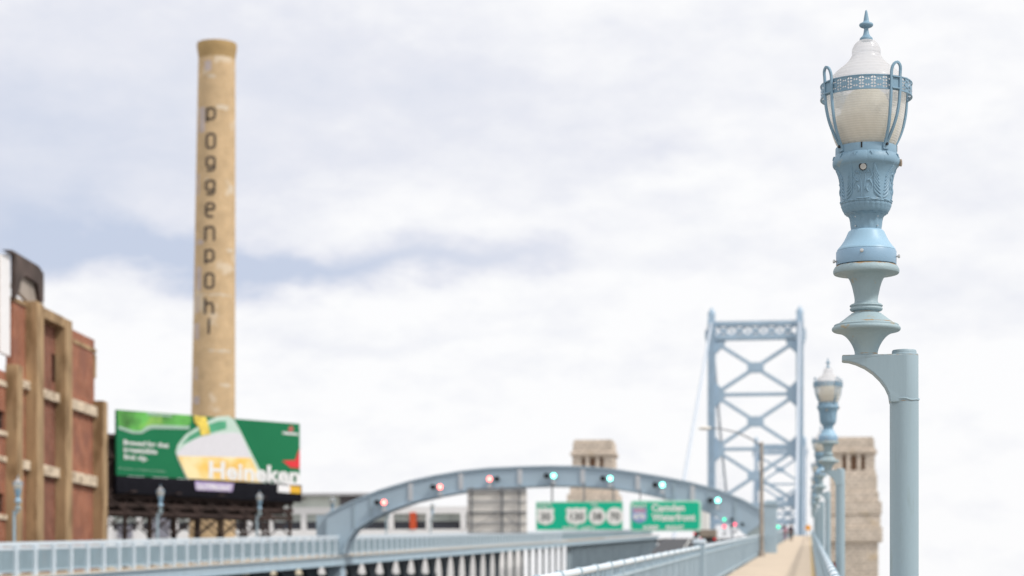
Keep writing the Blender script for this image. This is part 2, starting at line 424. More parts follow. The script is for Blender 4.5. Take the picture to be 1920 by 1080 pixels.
rust_joint(M_grey, [(pz(500), .016), (pz(606), .012), (pz(586), .006), (pz(664), .010)])
rust_joint(M_post, [(pz(754), .008), (pz(668), .010)], (.30, .22, .14))
def make_lamp():
    root = empty('street_lamp')
    C0 = (LX, 0)
    # post with welded joint
    b = MB(); R = 26.7 * S
    zt = pz(664)
    b.lathe([(R * 1.0, -.5), (R, pz(751))], 48)
    post = b.build('post', M_post, root)
    b = MB(); b.lathe([(R * .985, pz(751.5)), (R * .985, zt - .012), (R * .96, zt - .004), (R * .86, zt), (R * .85, zt + .012), (R * .8, zt + .018), (0.001, zt + .026)], 48, cap=False)
    b.build('cap', M_post, post)
    b = MB()
    zw = pz(751)
    pts = []
    for k in range(49):
        t = 2 * pi * k / 48
        pts.append((R * 1.0 * cos(t), R * 1.0 * sin(t), zw + .004 * sin(3 * t + 1) + .002 * sin(7 * t)))
    b.tube(pts, .0055, 8, False)
    b.build('weld_seam', M_post, post)
    # bracket arm: deep gusset sweeping from the post to a thin lip
    b = MB()
    out = [(1580, 667), (1668, 667), (1700, 667), (1700, 757), (1668.5, 757), (1666, 741), (1659.5, 727), (1650, 714), (1637, 701), (1622, 690.5), (1606, 683), (1593, 679), (1580, 677.5)]
    b.prism([((x - 1695) * S, pz(y)) for x, y in out], lambda a, z, w: (a, w * min(1, max(0, (a + .31) / .25)) * .0135 + w * .0638, z), -1, 1)
    arm = b.build('arm', M_post, root, bevel=.006)
    # turned spindle
    b = MB()
    lst = [(21.4, 667), (21.6, 660), (24, 652), (28, 644), (33.5, 636), (40, 629.5), (48, 625), (58, 622), (60.5, 621.8), (63, 620), (63.9, 617), (62.8, 614), (60.5, 612.8), (60, 612), (60.2, 610.5), (58.5, 608.8), (53, 607.2), (47, 603), (39, 597), (32, 591.5), (29, 589.6), (28, 588.2), (24, 587.6), (23.3, 584)]
    lst2 = [(23.3, 584), (28.5, 583), (30.6, 579.5), (28.8, 577.3), (28.8, 576), (30.8, 574), (28.5, 571), (24, 569.5), (21.7, 566), (22, 558), (23.8, 549), (26, 539), (28.5, 531), (32, 523), (37, 518), (44, 515.8), (57, 514.6), (60, 514), (61.3, 511), (61.2, 507), (59.5, 503.2), (57.2, 500), (55, 499)]
    b.lathe(prof(dense(lst, 3)[:-1] + dense(lst2, 3)), 72, C0)
    b.build('spindle', M_grey, root)
    # bell hood with its band and set screws
    b = MB(); b.lathe(prof([(50, 498), (55.6, 497.5), (56, 496.5), (56, 473), (55, 471.5), (50, 470.8)]), 72, C0); band = b.build('band', M_band, root)
    b = MB(); b.lathe(prof(dense([(54.6, 470.9), (53.2, 467.5), (48.5, 462), (43, 454.5), (38.8, 447), (35.6, 440), (33.2, 435), (30, 432.3)], 4)), 72, C0); b.build('bell', M_bell, root)
    for k, (ang, dz) in enumerate(((-99, 479), (-168, 491), (-12, 484), (90, 484))):
        t = radians(ang); d = Vector((cos(t), sin(t), 0)); c = Vector((LX, 0, pz(dz)))
        b = MB(); b.tube([c + d * 54 * S, c + d * 60 * S], .0055, 8); b.tube([c + d * 59.5 * S, c + d * 60.2 * S, c + d * 62.5 * S, c + d * 63.2 * S], [.008, .0105, .0105, .007], 10)
        b.build('screw', M_steel, band)
    # fluted neck
    b = MB()
    def flute(r, z, t, i): return r + (.9 * S * cos(14 * t) if 2 <= i else 0)
    b.lathe(prof([(28, 433), (28.2, 430), (28.4, 424), (29, 417), (30.6, 409), (34.5, 404), (39.5, 402)]), 112, C0, flute)
    neck = b.build('neck', M_blue, root)
    for ang in (-48, -132, 42, 138):
        for dz in (409.5, 427):
            t = radians(ang); d = Vector((cos(t), sin(t), 0)); c = Vector((LX, 0, pz(dz)))
            b = MB(); b.tube([c + d * 27 * S, c + d * 31.2 * S], .0035, 8); b.build('rivet', M_steel, neck)
    # urn-shaped casting with raised ornament
    b = MB()
    def gad(r, z, t, i): return r + (1.1 * S * abs(cos(14 * t)) if 4 <= i <= 10 else 0)
    p1 = [(34, 404.5), (37.5, 403), (40.5, 400.5), (42.5, 397), (43.4, 394), (44, 391.5), (44.8, 390), (45.8, 387.5), (45.6, 385.2), (45.4, 384.2), (47.2, 383), (47.4, 378)]
    b.lathe(prof(p1), 224, C0, gad)
    p2 = [(47.4, 378), (47.7, 366), (48, 354), (48.6, 342), (50.5, 332), (53.6, 324), (57.4, 317), (58.2, 315.5)]
    b.lathe(prof(dense(p2, 3)), 96, C0, cap=False)
    def lobe(r, z, t, i):
        a = (abs(sin(6 * t))) ** .5
        return r - .9 * S * (1 - a) if 1 <= i <= 7 else r
    p3 = [(58, 316), (60.8, 313.5), (62.3, 311), (63, 307.5), (62.8, 303), (61.5, 299), (59.8, 295.5), (58, 293.2), (56.9, 292), (50, 291.5)]
    b.lathe(prof(p3), 288, C0, lobe)
    def skin_r(y):
        for (r0, y0), (r1, y1) in zip(p2, p2[1:]):
            if y0 >= y >= y1: return r0 + (r1 - r0) * (y0 - y) / (y0 - y1)
        return 47.5
    def surf(deg, y, out=0.0):
        t = radians(deg); r = (skin_r(y) + out) * S
        return (LX + r * cos(t), r * sin(t), pz(y))
    def stroke(c, pts, w=.0035, mirror=True):
        for sgn in ((1, -1) if mirror else (1,)):
            n = len(pts); P = []
            fine = dense([(a, y) for a, y in pts], 4)
            m = len(fine)
            P = [surf(c + sgn * a, y, .1) for a, y in fine]
            rr = [w * 1.3 * (.45 + .75 * sin(pi * min(1, (j + .6) / m))) for j in range(m)]
            b.tube(P, rr, 6)
    for q in range(4):
        f = -54 + 90 * q - 90      # acanthus fans sit under the cage brackets
        # central stem and the leaf fans each side of it
        for j in range(7):
            y0 = 378 - j * 6.5
            stroke(f, [(2.5 + j * 1.2, y0), (9 + j * 1.3, y0 - 3 - j), (17 + j * .9, y0 - 9 - 2 * j), (20 + j * .6, y0 - 16 - 2.2 * j)], .0042)
        stroke(f, [(1.5, 380), (12, 381), (22, 382), (27, 380)], .003)
        stroke(f, [(27, 362), (24, 356), (30, 345), (25, 338), (31, 326)], .003)
        g = f + 45                # torch motif between
        stroke(g, [(4, 376), (4, 352), (6, 340), (2.5, 330), (0, 318)], .0026)
        stroke(g, [(15, 379), (0, 379.5)], .0034)
        stroke(g, [(16, 345), (9, 348)], .0042)
        stroke(g, [(13, 354), (8, 361), (12, 368)], .0042)
        stroke(g, [(6, 336), (11, 331), (15, 334)], .003)
    for k in range(12):           # small pointed tabs on the rim
        t = radians(30 * k + 15 - 6); r = 61.8 * S
        c = Vector((LX + r * cos(t), r * sin(t), 0)); tg = Vector((-sin(t), cos(t), 0)); rd = Vector((cos(t), sin(t), 0))
        q = [c + tg * (3.8 * S) + Vector((0, 0, pz(295))), c - tg * (3.8 * S) + Vector((0, 0, pz(295))), c + rd * (2.0 * S) + Vector((0, 0, pz(302)))]
        q += [v - rd * .01 for v in q]
        b.add(q, [(0, 1, 2), (5, 4, 3), (0, 3, 4, 1), (1, 4, 5, 2), (2, 5, 3, 0)])
    urn = b.build('urn', M_blue, root)
    # photocell port and side knob
    t = radians(-90 - 8); d = Vector((cos(t), sin(t), 0)); c = Vector((LX, 0, pz(322.5)))
    b = MB(); b.tube([c + d * 50 * S, c + d * (skin_r(320) + 1.2) * S], 7.2 * S, 20); hole = b.build('port', M_blk, urn)
    b = MB(); b.tube([c + d * 51 * S + Vector((.003, 0, -.003)), c + d * (skin_r(320) + 1.7) * S + Vector((.003, 0, -.003))], 5.6 * S, 20); b.build('port_lens', M_steelg, hole)
    t = radians(-8); d = Vector((cos(t), sin(t), 0)); c = Vector((LX, 0, pz(309)))
    b = MB(); b.tube([c + d * 58 * S, c + d * 63 * S, c + d * 65.5 * S, c + d * 66.5 * S], [.012, .02, .02, .012], 14); b.build('knob', M_rust, urn)
    # collar
    b = MB(); b.lathe(prof([(50, 293), (57.2, 292.4), (57.2, 279), (56.5, 277.6), (50, 277.2)]), 72, C0); collar = b.build('collar', M_blue, root)
    for k in range(4):
        b = MB(); t = radians(-100 + 90 * k); d = Vector((cos(t), sin(t), 0)); c = Vector((LX, 0, 0)); tg = Vector((-sin(t), cos(t), 0))
        p = c + d * 56.9 * S
        b.beam(p + Vector((0, 0, pz(277.4))), p + Vector((0, 0, pz(288))), 3 * S, 1.6 * S, up=d); b.build('slot', M_blk, collar)
    # globe, dome, reflector, finial
    gp = dense([(50, 277), (54, 273), (58.5, 264), (63.5, 250), (67.5, 233), (70.8, 214), (72.8, 196), (73.8, 180), (73.5, 168), (71.5, 160)], 5)
    b = MB(); b.lathe(prof(gp), 96, C0, cap=False); globe = b.build('globe', M_globe, root)
    dp = dense([(71.5, 160), (69, 152), (65, 145), (60, 139), (53, 132), (44.5, 125.5), (37.5, 119.5), (31.5, 112.5), (28.2, 107), (27.4, 105), (26.6, 103.5), (26.8, 98), (25.8, 92), (23, 85.5), (18.5, 80), (12.5, 76)], 4)
    b = MB(); b.lathe(prof(dp), 96, C0, cap=False); b.build('dome', M_dome, globe)
    b = MB(); b.lathe(prof([(44, 276), (50, 262), (56, 245), (60, 229), (60.5, 222), (50, 219), (44, 200), (36, 180), (22, 168), (1, 164)]), 40, C0); b.build('reflector', M_reflector, globe)
    fp = dense([(12, 76), (12.2, 74), (11.4, 71.5), (7.6, 68), (5.4, 63), (4.4, 57), (4.2, 54), (6.5, 52.5), (11, 50.5), (13.1, 47.5), (12, 44.5), (8, 42.6), (5.6, 40.5), (4.4, 34), (3.0, 26), (2.2, 22), (1.6, 20)], 3) + [(.1, 18.6)]
    b = MB(); b.lathe(prof(fp), 40, C0); b.build('finial', M_blue, root)
    # pierced band: a real sheet with the quatrefoil openings left out
    NA, NR = 24 * 34, 38
    ytop, ybot = 160.5, 185.5
    RB = 84.6
    def hole_at(ia, ir):
        cx = ((ia + .5) / 34) % 1 * 22.15 - 11.07
        ry = ytop + (ybot - ytop) * (ir + .5) / NR
        if ry < ytop + 1.6 or ry > ybot - 1.6: return False
        cy = ry - (ytop + ybot) / 2; cy = abs(cy) - 5.6
        r = sqrt(cx * cx + cy * cy)
        if r < 5.5 and r > .9 and min(abs(cx), abs(cy)) > .7: return True
        return abs(abs(cx) - 8.6) + abs(cy) < 2.3
    b = MB()
    for rr in (RB, RB - 1.6):
        vs = []
        for ir in range(NR + 1):
            z = pz(ytop + (ybot - ytop) * ir / NR)
            for ia in range(NA):
                t = 2 * pi * ia / NA
                vs.append((LX + rr * S * cos(t), rr * S * sin(t), z))
        fs = [(ir * NA + ia, ir * NA + (ia + 1) % NA, (ir + 1) * NA + (ia + 1) % NA, (ir + 1) * NA + ia)
              for ir in range(NR) for ia in range(NA) if not hole_at(ia, ir)]
        b.add(vs, fs)
    for yy in (ytop, ybot):
        b.lathe(prof([(RB - 2.2, yy + .9), (RB + .8, yy + .9), (RB + .8, yy - .9), (RB - 2.2, yy - .9), (RB - 2.2, yy + .9)]), 96, C0, cap=False)
    ring = b.build('pierced_band', M_blue, root, fix=False)
    # four hairpin brackets
    for q in range(4):
        f = radians(-54 + 90 * q)
        rd = Vector((cos(f), sin(f), 0)); tg = Vector((-sin(f), cos(f), 0)); c = Vector((LX, 0, 0))
        path = [(59, 283, 1.6), (60.5, 277, 2.2), (66, 267, 3.4), (74, 251, 5.6), (80.5, 232, 8), (85, 210, 9.6), (87, 190, 10), (87.6, 170, 10), (88.2, 155, 10), (89.5, 148, 9.6)]
        loop = [(90.5, 143.5, 8.4), (91.3, 140, 6), (91.8, 137.6, 3), (92, 136.8, 0)]
        half = [c + rd * (r * S) + tg * (s_ * S) + Vector((0, 0, pz(y))) for r, y, s_ in dense(path, 3) + loop]
        other = [c + rd * (r * S) - tg * (s_ * S) + Vector((0, 0, pz(y))) for r, y, s_ in dense(path, 3) + loop][::-1][1:]
        P = half + other
        b = MB()
        w, h = 4.6 * S, 4.0 * S
        # flat bar swept along the hairpin
        n = len(P); vs = []
        for i, p in enumerate(P):
            d = (P[min(i + 1, n - 1)] - P[max(i - 1, 0)]).normalized()
            o_ = (rd - d * rd.dot(d))
            if o_.length < .2: o_ = Vector((0, 0, 1)) - d * d.z
            o_.normalize(); a = d.cross(o_)
            for sa, sb in ((-1, -1), (1, -1), (1, 1), (-1, 1)):
                vs.append(p + a * (sa * w / 2) + o_ * (sb * h / 2))
        fs = [(i * 4 + k, i * 4 + (k + 1) % 4, (i + 1) * 4 + (k + 1) % 4, (i + 1) * 4 + k) for i in range(n - 1) for k in range(4)] + [(0, 1, 2, 3), (4 * n - 1, 4 * n - 2, 4 * n - 3, 4 * n - 4)]
        b.add(vs, fs)
        # plate clamped over the pierced band
        pc = c + rd * (86.4 * S)
        b.beam(pc + Vector((0, 0, pz(184.5))), pc + Vector((0, 0, pz(161.5))), 17 * S, 1.6 * S, up=rd)
        pc2 = c + rd * (88.3 * S)
        for yy in (163, 184): b.beam(pc2 - tg * 9 * S + Vector((0, 0, pz(yy))), pc2 + tg * 9 * S + Vector((0, 0, pz(yy))), 4.5 * S, 2.2 * S)
        # foot pad
        pc = c + rd * (58.6 * S)
        b.beam(pc + Vector((0, 0, pz(290.5))), pc + Vector((0, 0, pz(279))), 12 * S, 3.4 * S, up=rd)
        br = b.build('bracket', M_blue, root, bevel=.0012)
        p = c + rd * (61 * S) + Vector((0, 0, pz(281.5)))
        b = MB(); b.tube([p, p + rd * (3.2 * S)], 2.6 * S, 10); b.build('bolt', M_blk, br)
    return root
M_steelg = mat('port_lens_grey', (.42, .42, .40), .5, var=.1)

lamp0 = make_lamp()
LAMPG = 'street lamps along the near walkway railing'
lab_s = ['large sharp pale blue street lamp with ribbed glass globe, nearest to the viewer',
         'blurred blue street lamp just left of the large sharp one, second along the near railing',
         'third blue street lamp along the near railing, partly behind the second',
         'fourth blue street lamp along the near railing, mostly behind the third']
for n in range(10):
    Y = 11.63 + 24.1 * n
    o = lamp0 if n == 0 else copy_tree(lamp0)
    X = .515
    o.location = (X, Y, zd(Y) - 2.0)
    tag(o, lab_s[n] if n < 4 else '%s blue street lamp along the near railing, overlapped by nearer ones' % ['fifth', 'sixth', 'seventh', 'eighth', 'ninth', 'tenth'][n - 4], 'street lamp', LAMPG)
lab_n = ['blue street lamp with pale globe in front of the brick ruin',
         'blue street lamp with pale globe in front of the left half of the billboard framework',
         'blue street lamp with pale globe under the right end of the billboard',
         'blue street lamp behind the left springing of the arch gantry',
         'blue street lamp rising behind the left rib of the arch under the first red signal',
         'blue street lamp seen under the arch just left of the beige sign back']
for n in range(6):
    Y = 104.3 + 24.2 * n
    o = copy_tree(lamp0)
    o.location = (-41.3, Y, zd(Y) - 2.0); o.rotation_euler = (0, 0, pi)
    tag(o, lab_n[n], 'street lamp', 'street lamps along the far walkway')

# ------------------------------------------------------------------ ground, water, road, walkways
def struct(o): o['kind'] = 'structure'; return o
b = MB(); b.box(-4000, 2500, -200, 620, -15.2, -15); struct(b.build('ground', M_ground))
M_water = mat('river_water', (.10, .13, .15), .08, var=.1, scale=.02, bump=.3, bscale=.6)
b = MB(); b.box(-6000, 6000, 620.5, 9000, -16, -15.6); struct(b.build('river', M_water))

def strip(name, m, prof_fn, Ys, parent=None):
    """sweep a cross-section (list of (x, z)) along Y"""
    b = MB(); rows = [prof_fn(Y) for Y in Ys]; n = len(rows[0])
    vs = [(x, Y, z) for Y, r in zip(Ys, rows) for x, z in r]
    fs = [(i * n + k, i * n + (k + 1) % n, (i + 1) * n + (k + 1) % n, (i + 1) * n + k) for i in range(len(Ys) - 1) for k in range(n)]
    fs += [tuple(range(n)), tuple(range((len(Ys) - 1) * n, len(Ys) * n))]
    b.add(vs, fs)
    return b.build(name, m, parent)
def rect(x0, x1, z0, z1): return lambda Y: [(x0, zd(Y) + z0), (x1, zd(Y) + z0), (x1, zd(Y) + z1), (x0, zd(Y) + z1)]
YW = [-6, 40, 100, 160, 220, 280, 320, 340, 360, 380, 400, 430, 470, 520, 580, 640]
struct(strip('walkway', M_walk, rect(-2.62, .34, -1.75, -1.6), YW))
struct(strip('walkway_edge_strip', M_yel, rect(.06, .15, -1.598, -1.590), YW))
YN = [60, 120, 180, 240, 300, 340, 380, 430]
struct(strip('far_walkway', M_walk, lambda Y: [(-41.0, GR * min(Y, 545) - 2.46), (-38.7, GR * min(Y, 545) - 2.46), (-38.7, GR * min(Y, 545) - 2.38), (-41.0, GR * min(Y, 545) - 2.38)], YN + [540]))
def road_z(Y):
    if Y < 230: return zd(Y) - 7.2
    if Y < 300: return zd(Y) - 7.2 + 5.3 * (Y - 230) / 70
    return zd(Y) - 1.95
def road_x(Y):
    if Y < 225: return -36
    if Y < 250: return -36 + 15 * (Y - 225) / 25
    if Y < 320: return -21
    if Y < 430: return -21 - 12 * (Y - 320) / 110
    return -30
YR = [-20, 100, 200, 225, 250, 275, 300, 320, 350, 390, 430, 500, 570, 640, 800, 900, 1040, 1180, 1400]
struct(strip('roadway', M_road, lambda Y: [(road_x(Y), road_z(Y) - .4), (-5, road_z(Y) - .4), (-5, road_z(Y)), (road_x(Y), road_z(Y))], YR))
for xl in (-9, -13, -17):
    struct(strip('lane_line', mat('lane_paint', (.75, .75, .72), .7), lambda Y, xl=xl: [(xl - .08, road_z(Y) + .004), (xl + .08, road_z(Y) + .004), (xl + .08, road_z(Y) + .008), (xl - .08, road_z(Y) + .008)], [240, 270, 300, 330, 400, 470]))

# ------------------------------------------------------------------ near walkway railings
def railing(X, Y0, Y1, bay, label, name, toprad=.042, ztop=-.535, inner=1):
    root = empty(name, (X, Y0, zd(Y0) - 1.6))
    def loc(x, Y, z): return (x, Y - Y0, zd(Y) + z - (zd(Y0) - 1.6))
    ys = [Y0]
    while ys[-1] < Y1: ys.append(ys[-1] + bay)
    b = MB(); b.tube([loc(0, y, ztop) for y in ys], toprad, 14); b.build('handrail', M_railtop, root)
    b = MB()
    for z, w, h in ((ztop - .17, .06, .05), (-1.50, .07, .07)):
        for y0, y1 in zip(ys, ys[1:]): b.beam(loc(0, y0, z), loc(0, y1, z), w, h)
    b.build('lower_rails', M_rail, root)
    for i, y in enumerate(ys):
        if i >= 90: break
        b = MB()
        b.beam(loc(0, y, -1.62), loc(0, y, ztop), .075, .075, up=(0, 1, 0))
        b.tube([loc(0, y - .05, ztop), loc(0, y - .045, ztop), loc(0, y + .045, ztop), loc(0, y + .05, ztop)], [toprad * 1.05, toprad * 1.35, toprad * 1.35, toprad * 1.05], 14)
        b.build('post', M_rail, root)
        if i + 1 < len(ys):
            b = MB(); n = 11
            for k in range(1, n):
                yy = y + bay * k / n
                b.beam(loc(0, yy, -1.48), loc(0, yy, ztop - .18), .02, .045, up=(0, 1, 0))
                if k % 3 == 0: b.beam(loc(0, yy, ztop - .17), loc(0, yy, ztop), .035, .035, up=(0, 1, 0))
            b.build('baluster_panel', M_rail, root)
    return root
r = railing(-2.70, 13.0, 180, 1.9, '', 'railing')
tag(r, 'blue railing with collared tube handrail along the left side of the near walkway', 'railing')
r = railing(.25, 5.0, 170, 1.9, '', 'railing', ztop=-.52)
tag(r, 'blue railing seen almost end-on at the right edge of the near walkway', 'railing')
# heavier gate pier in the left railing
p = on_x(1312, 1035, -2.7)
pier = empty('railing_pier', (-2.7, p.y, zd(p.y) - 1.6))
tag(pier, 'thicker square pier in the left railing of the near walkway, below the green sign', 'pier')
b = MB(); b.box(-.13, .13, -.16, .16, -.05, 1.16); b.build('shaft', M_rail, pier, bevel=.01)
b = MB(); b.box(-.17, .17, -.2, .2, 1.162, 1.22); b.box(-.14, .14, -.17, .17, 1.222, 1.27); b.build('cap', M_railtop, pier, bevel=.01)

# far right railing lengths beyond the detailed one
for X, zt, lb in ((-2.70, -.535, 'far end of the left walkway railing, running on to the bridge tower'), (.25, -.52, 'far end of the right walkway railing, running on to the bridge tower')):
    Ya = [181, 220, 260, 300, 330, 360, 400, 440]
    root = empty('railing', (X, 181, zd(181) - 1.6)); tag(root, lb, 'railing')
    def loc(Y, z): return (0, Y - 181, zd(Y) + z - (zd(181) - 1.6))
    b = MB()
    for a, c in zip(Ya, Ya[1:]):
        b.beam(loc(a, zt), loc(c, zt), .08, .08)
    b.build('handrail', M_railtop, root)
    b = MB(); yy = 181
    while yy < 440: b.beam(loc(yy, -1.6), loc(yy, zt), .05, .05, up=(0, 1, 0)); yy += .6
    b.build('balusters', M_rail, root)

# ------------------------------------------------------------------ far walkway: fence, girder, colonnade
Y0 = 70.0
XI, XO = -39.0, -40.9
def zn(Y): return GR * min(Y, 545)
def locn(x, Y, z): return (x - XI, Y - Y0, zn(Y) + z - (zn(Y0) - 2.4))
def ys_range(a, b_, st):
    out = []; y = a
    while y < b_: out.append(y); y += st
    return out
for X, lb, pm in ((XI, 'long pale blue panelled fence on the near side of the far walkway, above the girder', M_panel),
                  (XO, 'pale blue fence on the outer side of the far walkway, behind the panelled one', M_panel)):
    root = empty('fence', (XI, Y0, zd(Y0) - 2.4)); tag(root, lb, 'fence')
    dx = X - XI
    yy = ys_range(Y0, 420, 2.6)
    b = MB()
    yy = ys_range(Y0, 520, 2.6)
    for a, c in zip(yy, yy[1:]):
        b.beam(locn(X, a, -.77), locn(X, c, -.77), .18, .17); b.beam(locn(X, a, -1.0), locn(X, c, -1.0), .09, .10)
    b.build('top_rail', M_railtop, root)
    b = MB()
    for a, c in zip(yy, yy[1:]): b.beam(locn(X, a, -2.12), locn(X, c, -2.12), .08, .10)
    b.build('bottom_rail', M_rail, root)
    for i, y in enumerate(yy[:100]):
        b = MB(); b.beam(locn(X, y, -2.4), locn(X, y, -.8), .22, .22, up=(0, 1, 0)); b.build('post', M_railtop, root)
    for i, y in enumerate(yy[:90]):
        b = MB(); n = 13
        for k in range(1, n):
            q = y + 2.6 * k / n
            b.beam(locn(X, q, -2.1), locn(X, q, -1.0), .03, .10, up=(0, 1, 0))
        b.build('baluster_panel', pm, root)
    b = MB(); q = Y0 + 90 * 2.6
    while q < 520: b.beam(locn(X, q, -2.1), locn(X, q, -.8), .06, .22, up=(0, 1, 0)); q += .75
    b.build('far_balusters', pm, root)
root = empty('viaduct', (XI, Y0, zd(Y0) - 2.4))
tag(root, 'viaduct with pale blue girder over dark columns carrying the far walkway', 'viaduct')
yg = [60, 120, 180, 240, 300, 340, 380, 410, 450, 500, 540]
b = MB()
for a, c in zip(yg, yg[1:]):
    b.beam(locn(XI + .15, a, -2.79), locn(XI + .15, c, -2.79), .30, .62)
    b.beam(locn(XI + .20, a, -2.45), locn(XI + .20, c, -2.45), .5, .05)
    b.beam(locn(XI + .22, a, -3.12), locn(XI + .22, c, -3.12), .5, .05)
b.build('girder', M_rail, root)
b = MB()
for a, c in zip(yg, yg[1:]):
    b.beam(locn(XO, a, -2.85), locn(XO, c, -2.85), .3, .7); b.beam(locn(XI - .95, a, -2.6), locn(XI - .95, c, -2.6), 1.6, .15)
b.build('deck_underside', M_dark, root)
cy = ys_range(96, 345, 8.0)
for i, y in enumerate(cy):
    b = MB()
    # column with rounded haunches at the top so that the gap between two columns ends in an arch
    poly = []
    w = .85 if i < 23 else .48
    hr = 2.5 if i < 23 else 1.7
    out = [(-w, -20), (-w, -5.4)]
    R_ = 3.1
    for k in range(0, 7):
        t = pi / 2 * k / 6
        out.append((-w - R_ * (1 - cos(t)), -6.2 + 2.6 * sin(t) ** 1.0 - 0))
    pts = [(-w, -20), (-w, -(3.3 + hr))] + [(-w - hr * (1 - cos(pi / 2 * k / 6)), -(3.3 + hr) + hr * sin(pi / 2 * k / 6)) for k in range(1, 7)] + [(-3.98, -3.25), (-3.98, -3.18)]
    pts = pts + [(-a, z) for a, z in pts[::-1]]
    b.prism(pts, lambda a, z, w_, y=y: locn(XO + w_, y + a, z), *((-.18, .18) if i < 23 else (-.1, .1)))
    zsp = -87 * (y * .99 + 5.8) / FPX
    if i < 17:  # solid lower spandrel of the first bays
        b.prism([(-3.98, -20), (3.98, -20), (3.98, zsp), (-3.98, zsp)], lambda a, z, w_, y=y: locn(XO + w_, y + a, z), -.25, -.19)
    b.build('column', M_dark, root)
b = MB()
y = 346.0
while y < 540:
    b.beam(locn(XI - .2, y, -14), locn(XI - .2, y, -3.15), .35, .5, up=(0, 1, 0)); y += 3.2
b.prism([(342, -14), (540, -14), (540, -3.15), (342, -3.15)], lambda a, z, w_: locn(XI + w_, a, z), -.9, -.7)
b.build('side_wall', mat('slate_steel', (.24, .30, .345), .7, var=.15, scale=.3), root)

# ------------------------------------------------------------------ arch gantry over the lanes
YA = 171.0
def A(px, py, dy=0.0): return on_y(px, py, YA + dy)
arch = empty('arch_gantry', A(960, 985)); tag(arch, 'long blue steel arch spanning all lanes with pale vertical joints', 'gantry')
AO = arch.location
outer = [(616, 1037), (616.5, 968), (640, 955), (669, 942), (714, 923), (774, 905), (820, 895), (868, 887), (920, 881.5), (978, 879), (1030, 877.6), (1073, 878), (1115, 880), (1156, 884), (1203, 891), (1250, 899), (1291, 907), (1343, 920), (1395, 941), (1425, 958), (1446, 970)]
inner = [(647, 1037), (650, 1026), (655, 1013), (669, 992), (698, 972), (737, 954), (783, 938), (829, 927.5), (875, 919.5), (925, 913.5), (978, 910.5), (1035, 908.8), (1089, 909), (1125, 911.5), (1161, 915), (1203, 922), (1265, 936), (1308, 950), (1345, 965), (1380, 984), (1400, 1002)]
inner2 = inner + [(1403, 1050), (1446, 1050)]
b = MB()
n = len(outer)
# web plate built strip by strip between matching points of both outlines
op = [A(*p) - AO for p in outer]; ip = [A(*p) - AO for p in inner]
for dy0, dy1 in ((-.9, .9),):
    vs = []
    for p, q in zip(op, ip):
        for dy in (dy0, dy1):
            vs += [(p.x, p.y + dy, p.z), (q.x, q.y + dy, q.z)]
    fs = []
    for i in range(n - 1):
        a = i * 4; c = a + 4
        fs += [(a, c, c + 1, a + 1), (a + 2, a + 3, c + 3, c + 2), (a, a + 2, c + 2, c), (a + 1, c + 1, c + 3, a + 3)]
    fs += [(0, 1, 3, 2), (4 * n - 4, 4 * n - 2, 4 * n - 1, 4 * n - 3)]
    b.add(vs, fs)
b.build('rib', M_arch, arch)
b = MB()
for pl, up in ((op, .09), (ip, -.09)):
    for p, q in zip(pl, pl[1:]):
        b.beam(p + Vector((0, 0, up)), q + Vector((0, 0, up)), 2.1, .14)
b.build('flange', M_arch, arch)
def interp(lst, x):
    for (x0, y0), (x1, y1) in zip(lst, lst[1:]):
        if x0 <= x <= x1 and x1 > x0: return y0 + (y1 - y0) * (x - x0) / (x1 - x0)
for px in (774, 868, 978, 1095, 1198, 1300):
    a = A(px, interp(outer, px) + 2) - AO; c = A(px, interp(inner, px) - 2) - AO
    b = MB(); b.beam(a + Vector((0, -.96, 0)), c + Vector((0, -.96, 0)), .36, .1, up=(0, 1, 0)); b.build('joint_plate', M_pale, arch)
for px in (669, 700, 1265, 1330, 1380):
    a = A(px, interp(outer, px) + 2) - AO; c = A(px, interp(inner, px) - 2) - AO
    b = MB(); b.beam(a + Vector((0, -.94, 0)), c + Vector((0, -.94, 0)), .22, .08, up=(0, 1, 0)); b.build('stiffener', M_rail, arch)
c0 = A(1402, 985) - AO; c1 = A(1440, 985) - AO
b = MB(); b.box(c0.x, c1.x, -.85, .85, -12, c0.z + 1.0); b.build('right_foot', mat('arch_foot_paint', (.33, .39, .40), .7, var=.1, scale=.5), arch)
c0 = A(617, 1030) - AO; c1 = A(650, 1030) - AO
b = MB(); b.box(c0.x + .05, c1.x - .3, -.88, .88, c0.z - 9, c0.z + .1); b.build('left_foot', M_arch, arch)

# steel pylon at the walkway under the right end of the arch
pp = on_y(1445, 1033, 122)
py_ = empty('pylon', (pp.x, 122, zd(122) - 1.6)); tag(py_, 'square grey-blue steel pylon on the near walkway behind the brown pole', 'pylon')
b = MB(); b.box(-.36, .36, -.4, .4, -.05, 2.75); b.build('shaft', M_rail, py_, bevel=.02)
b = MB(); b.box(-.42, .42, -.46, .46, 2.753, 2.9); b.box(-.33, .33, -.36, .36, 2.903, 3.05); b.build('cap', M_rail, py_, bevel=.02)

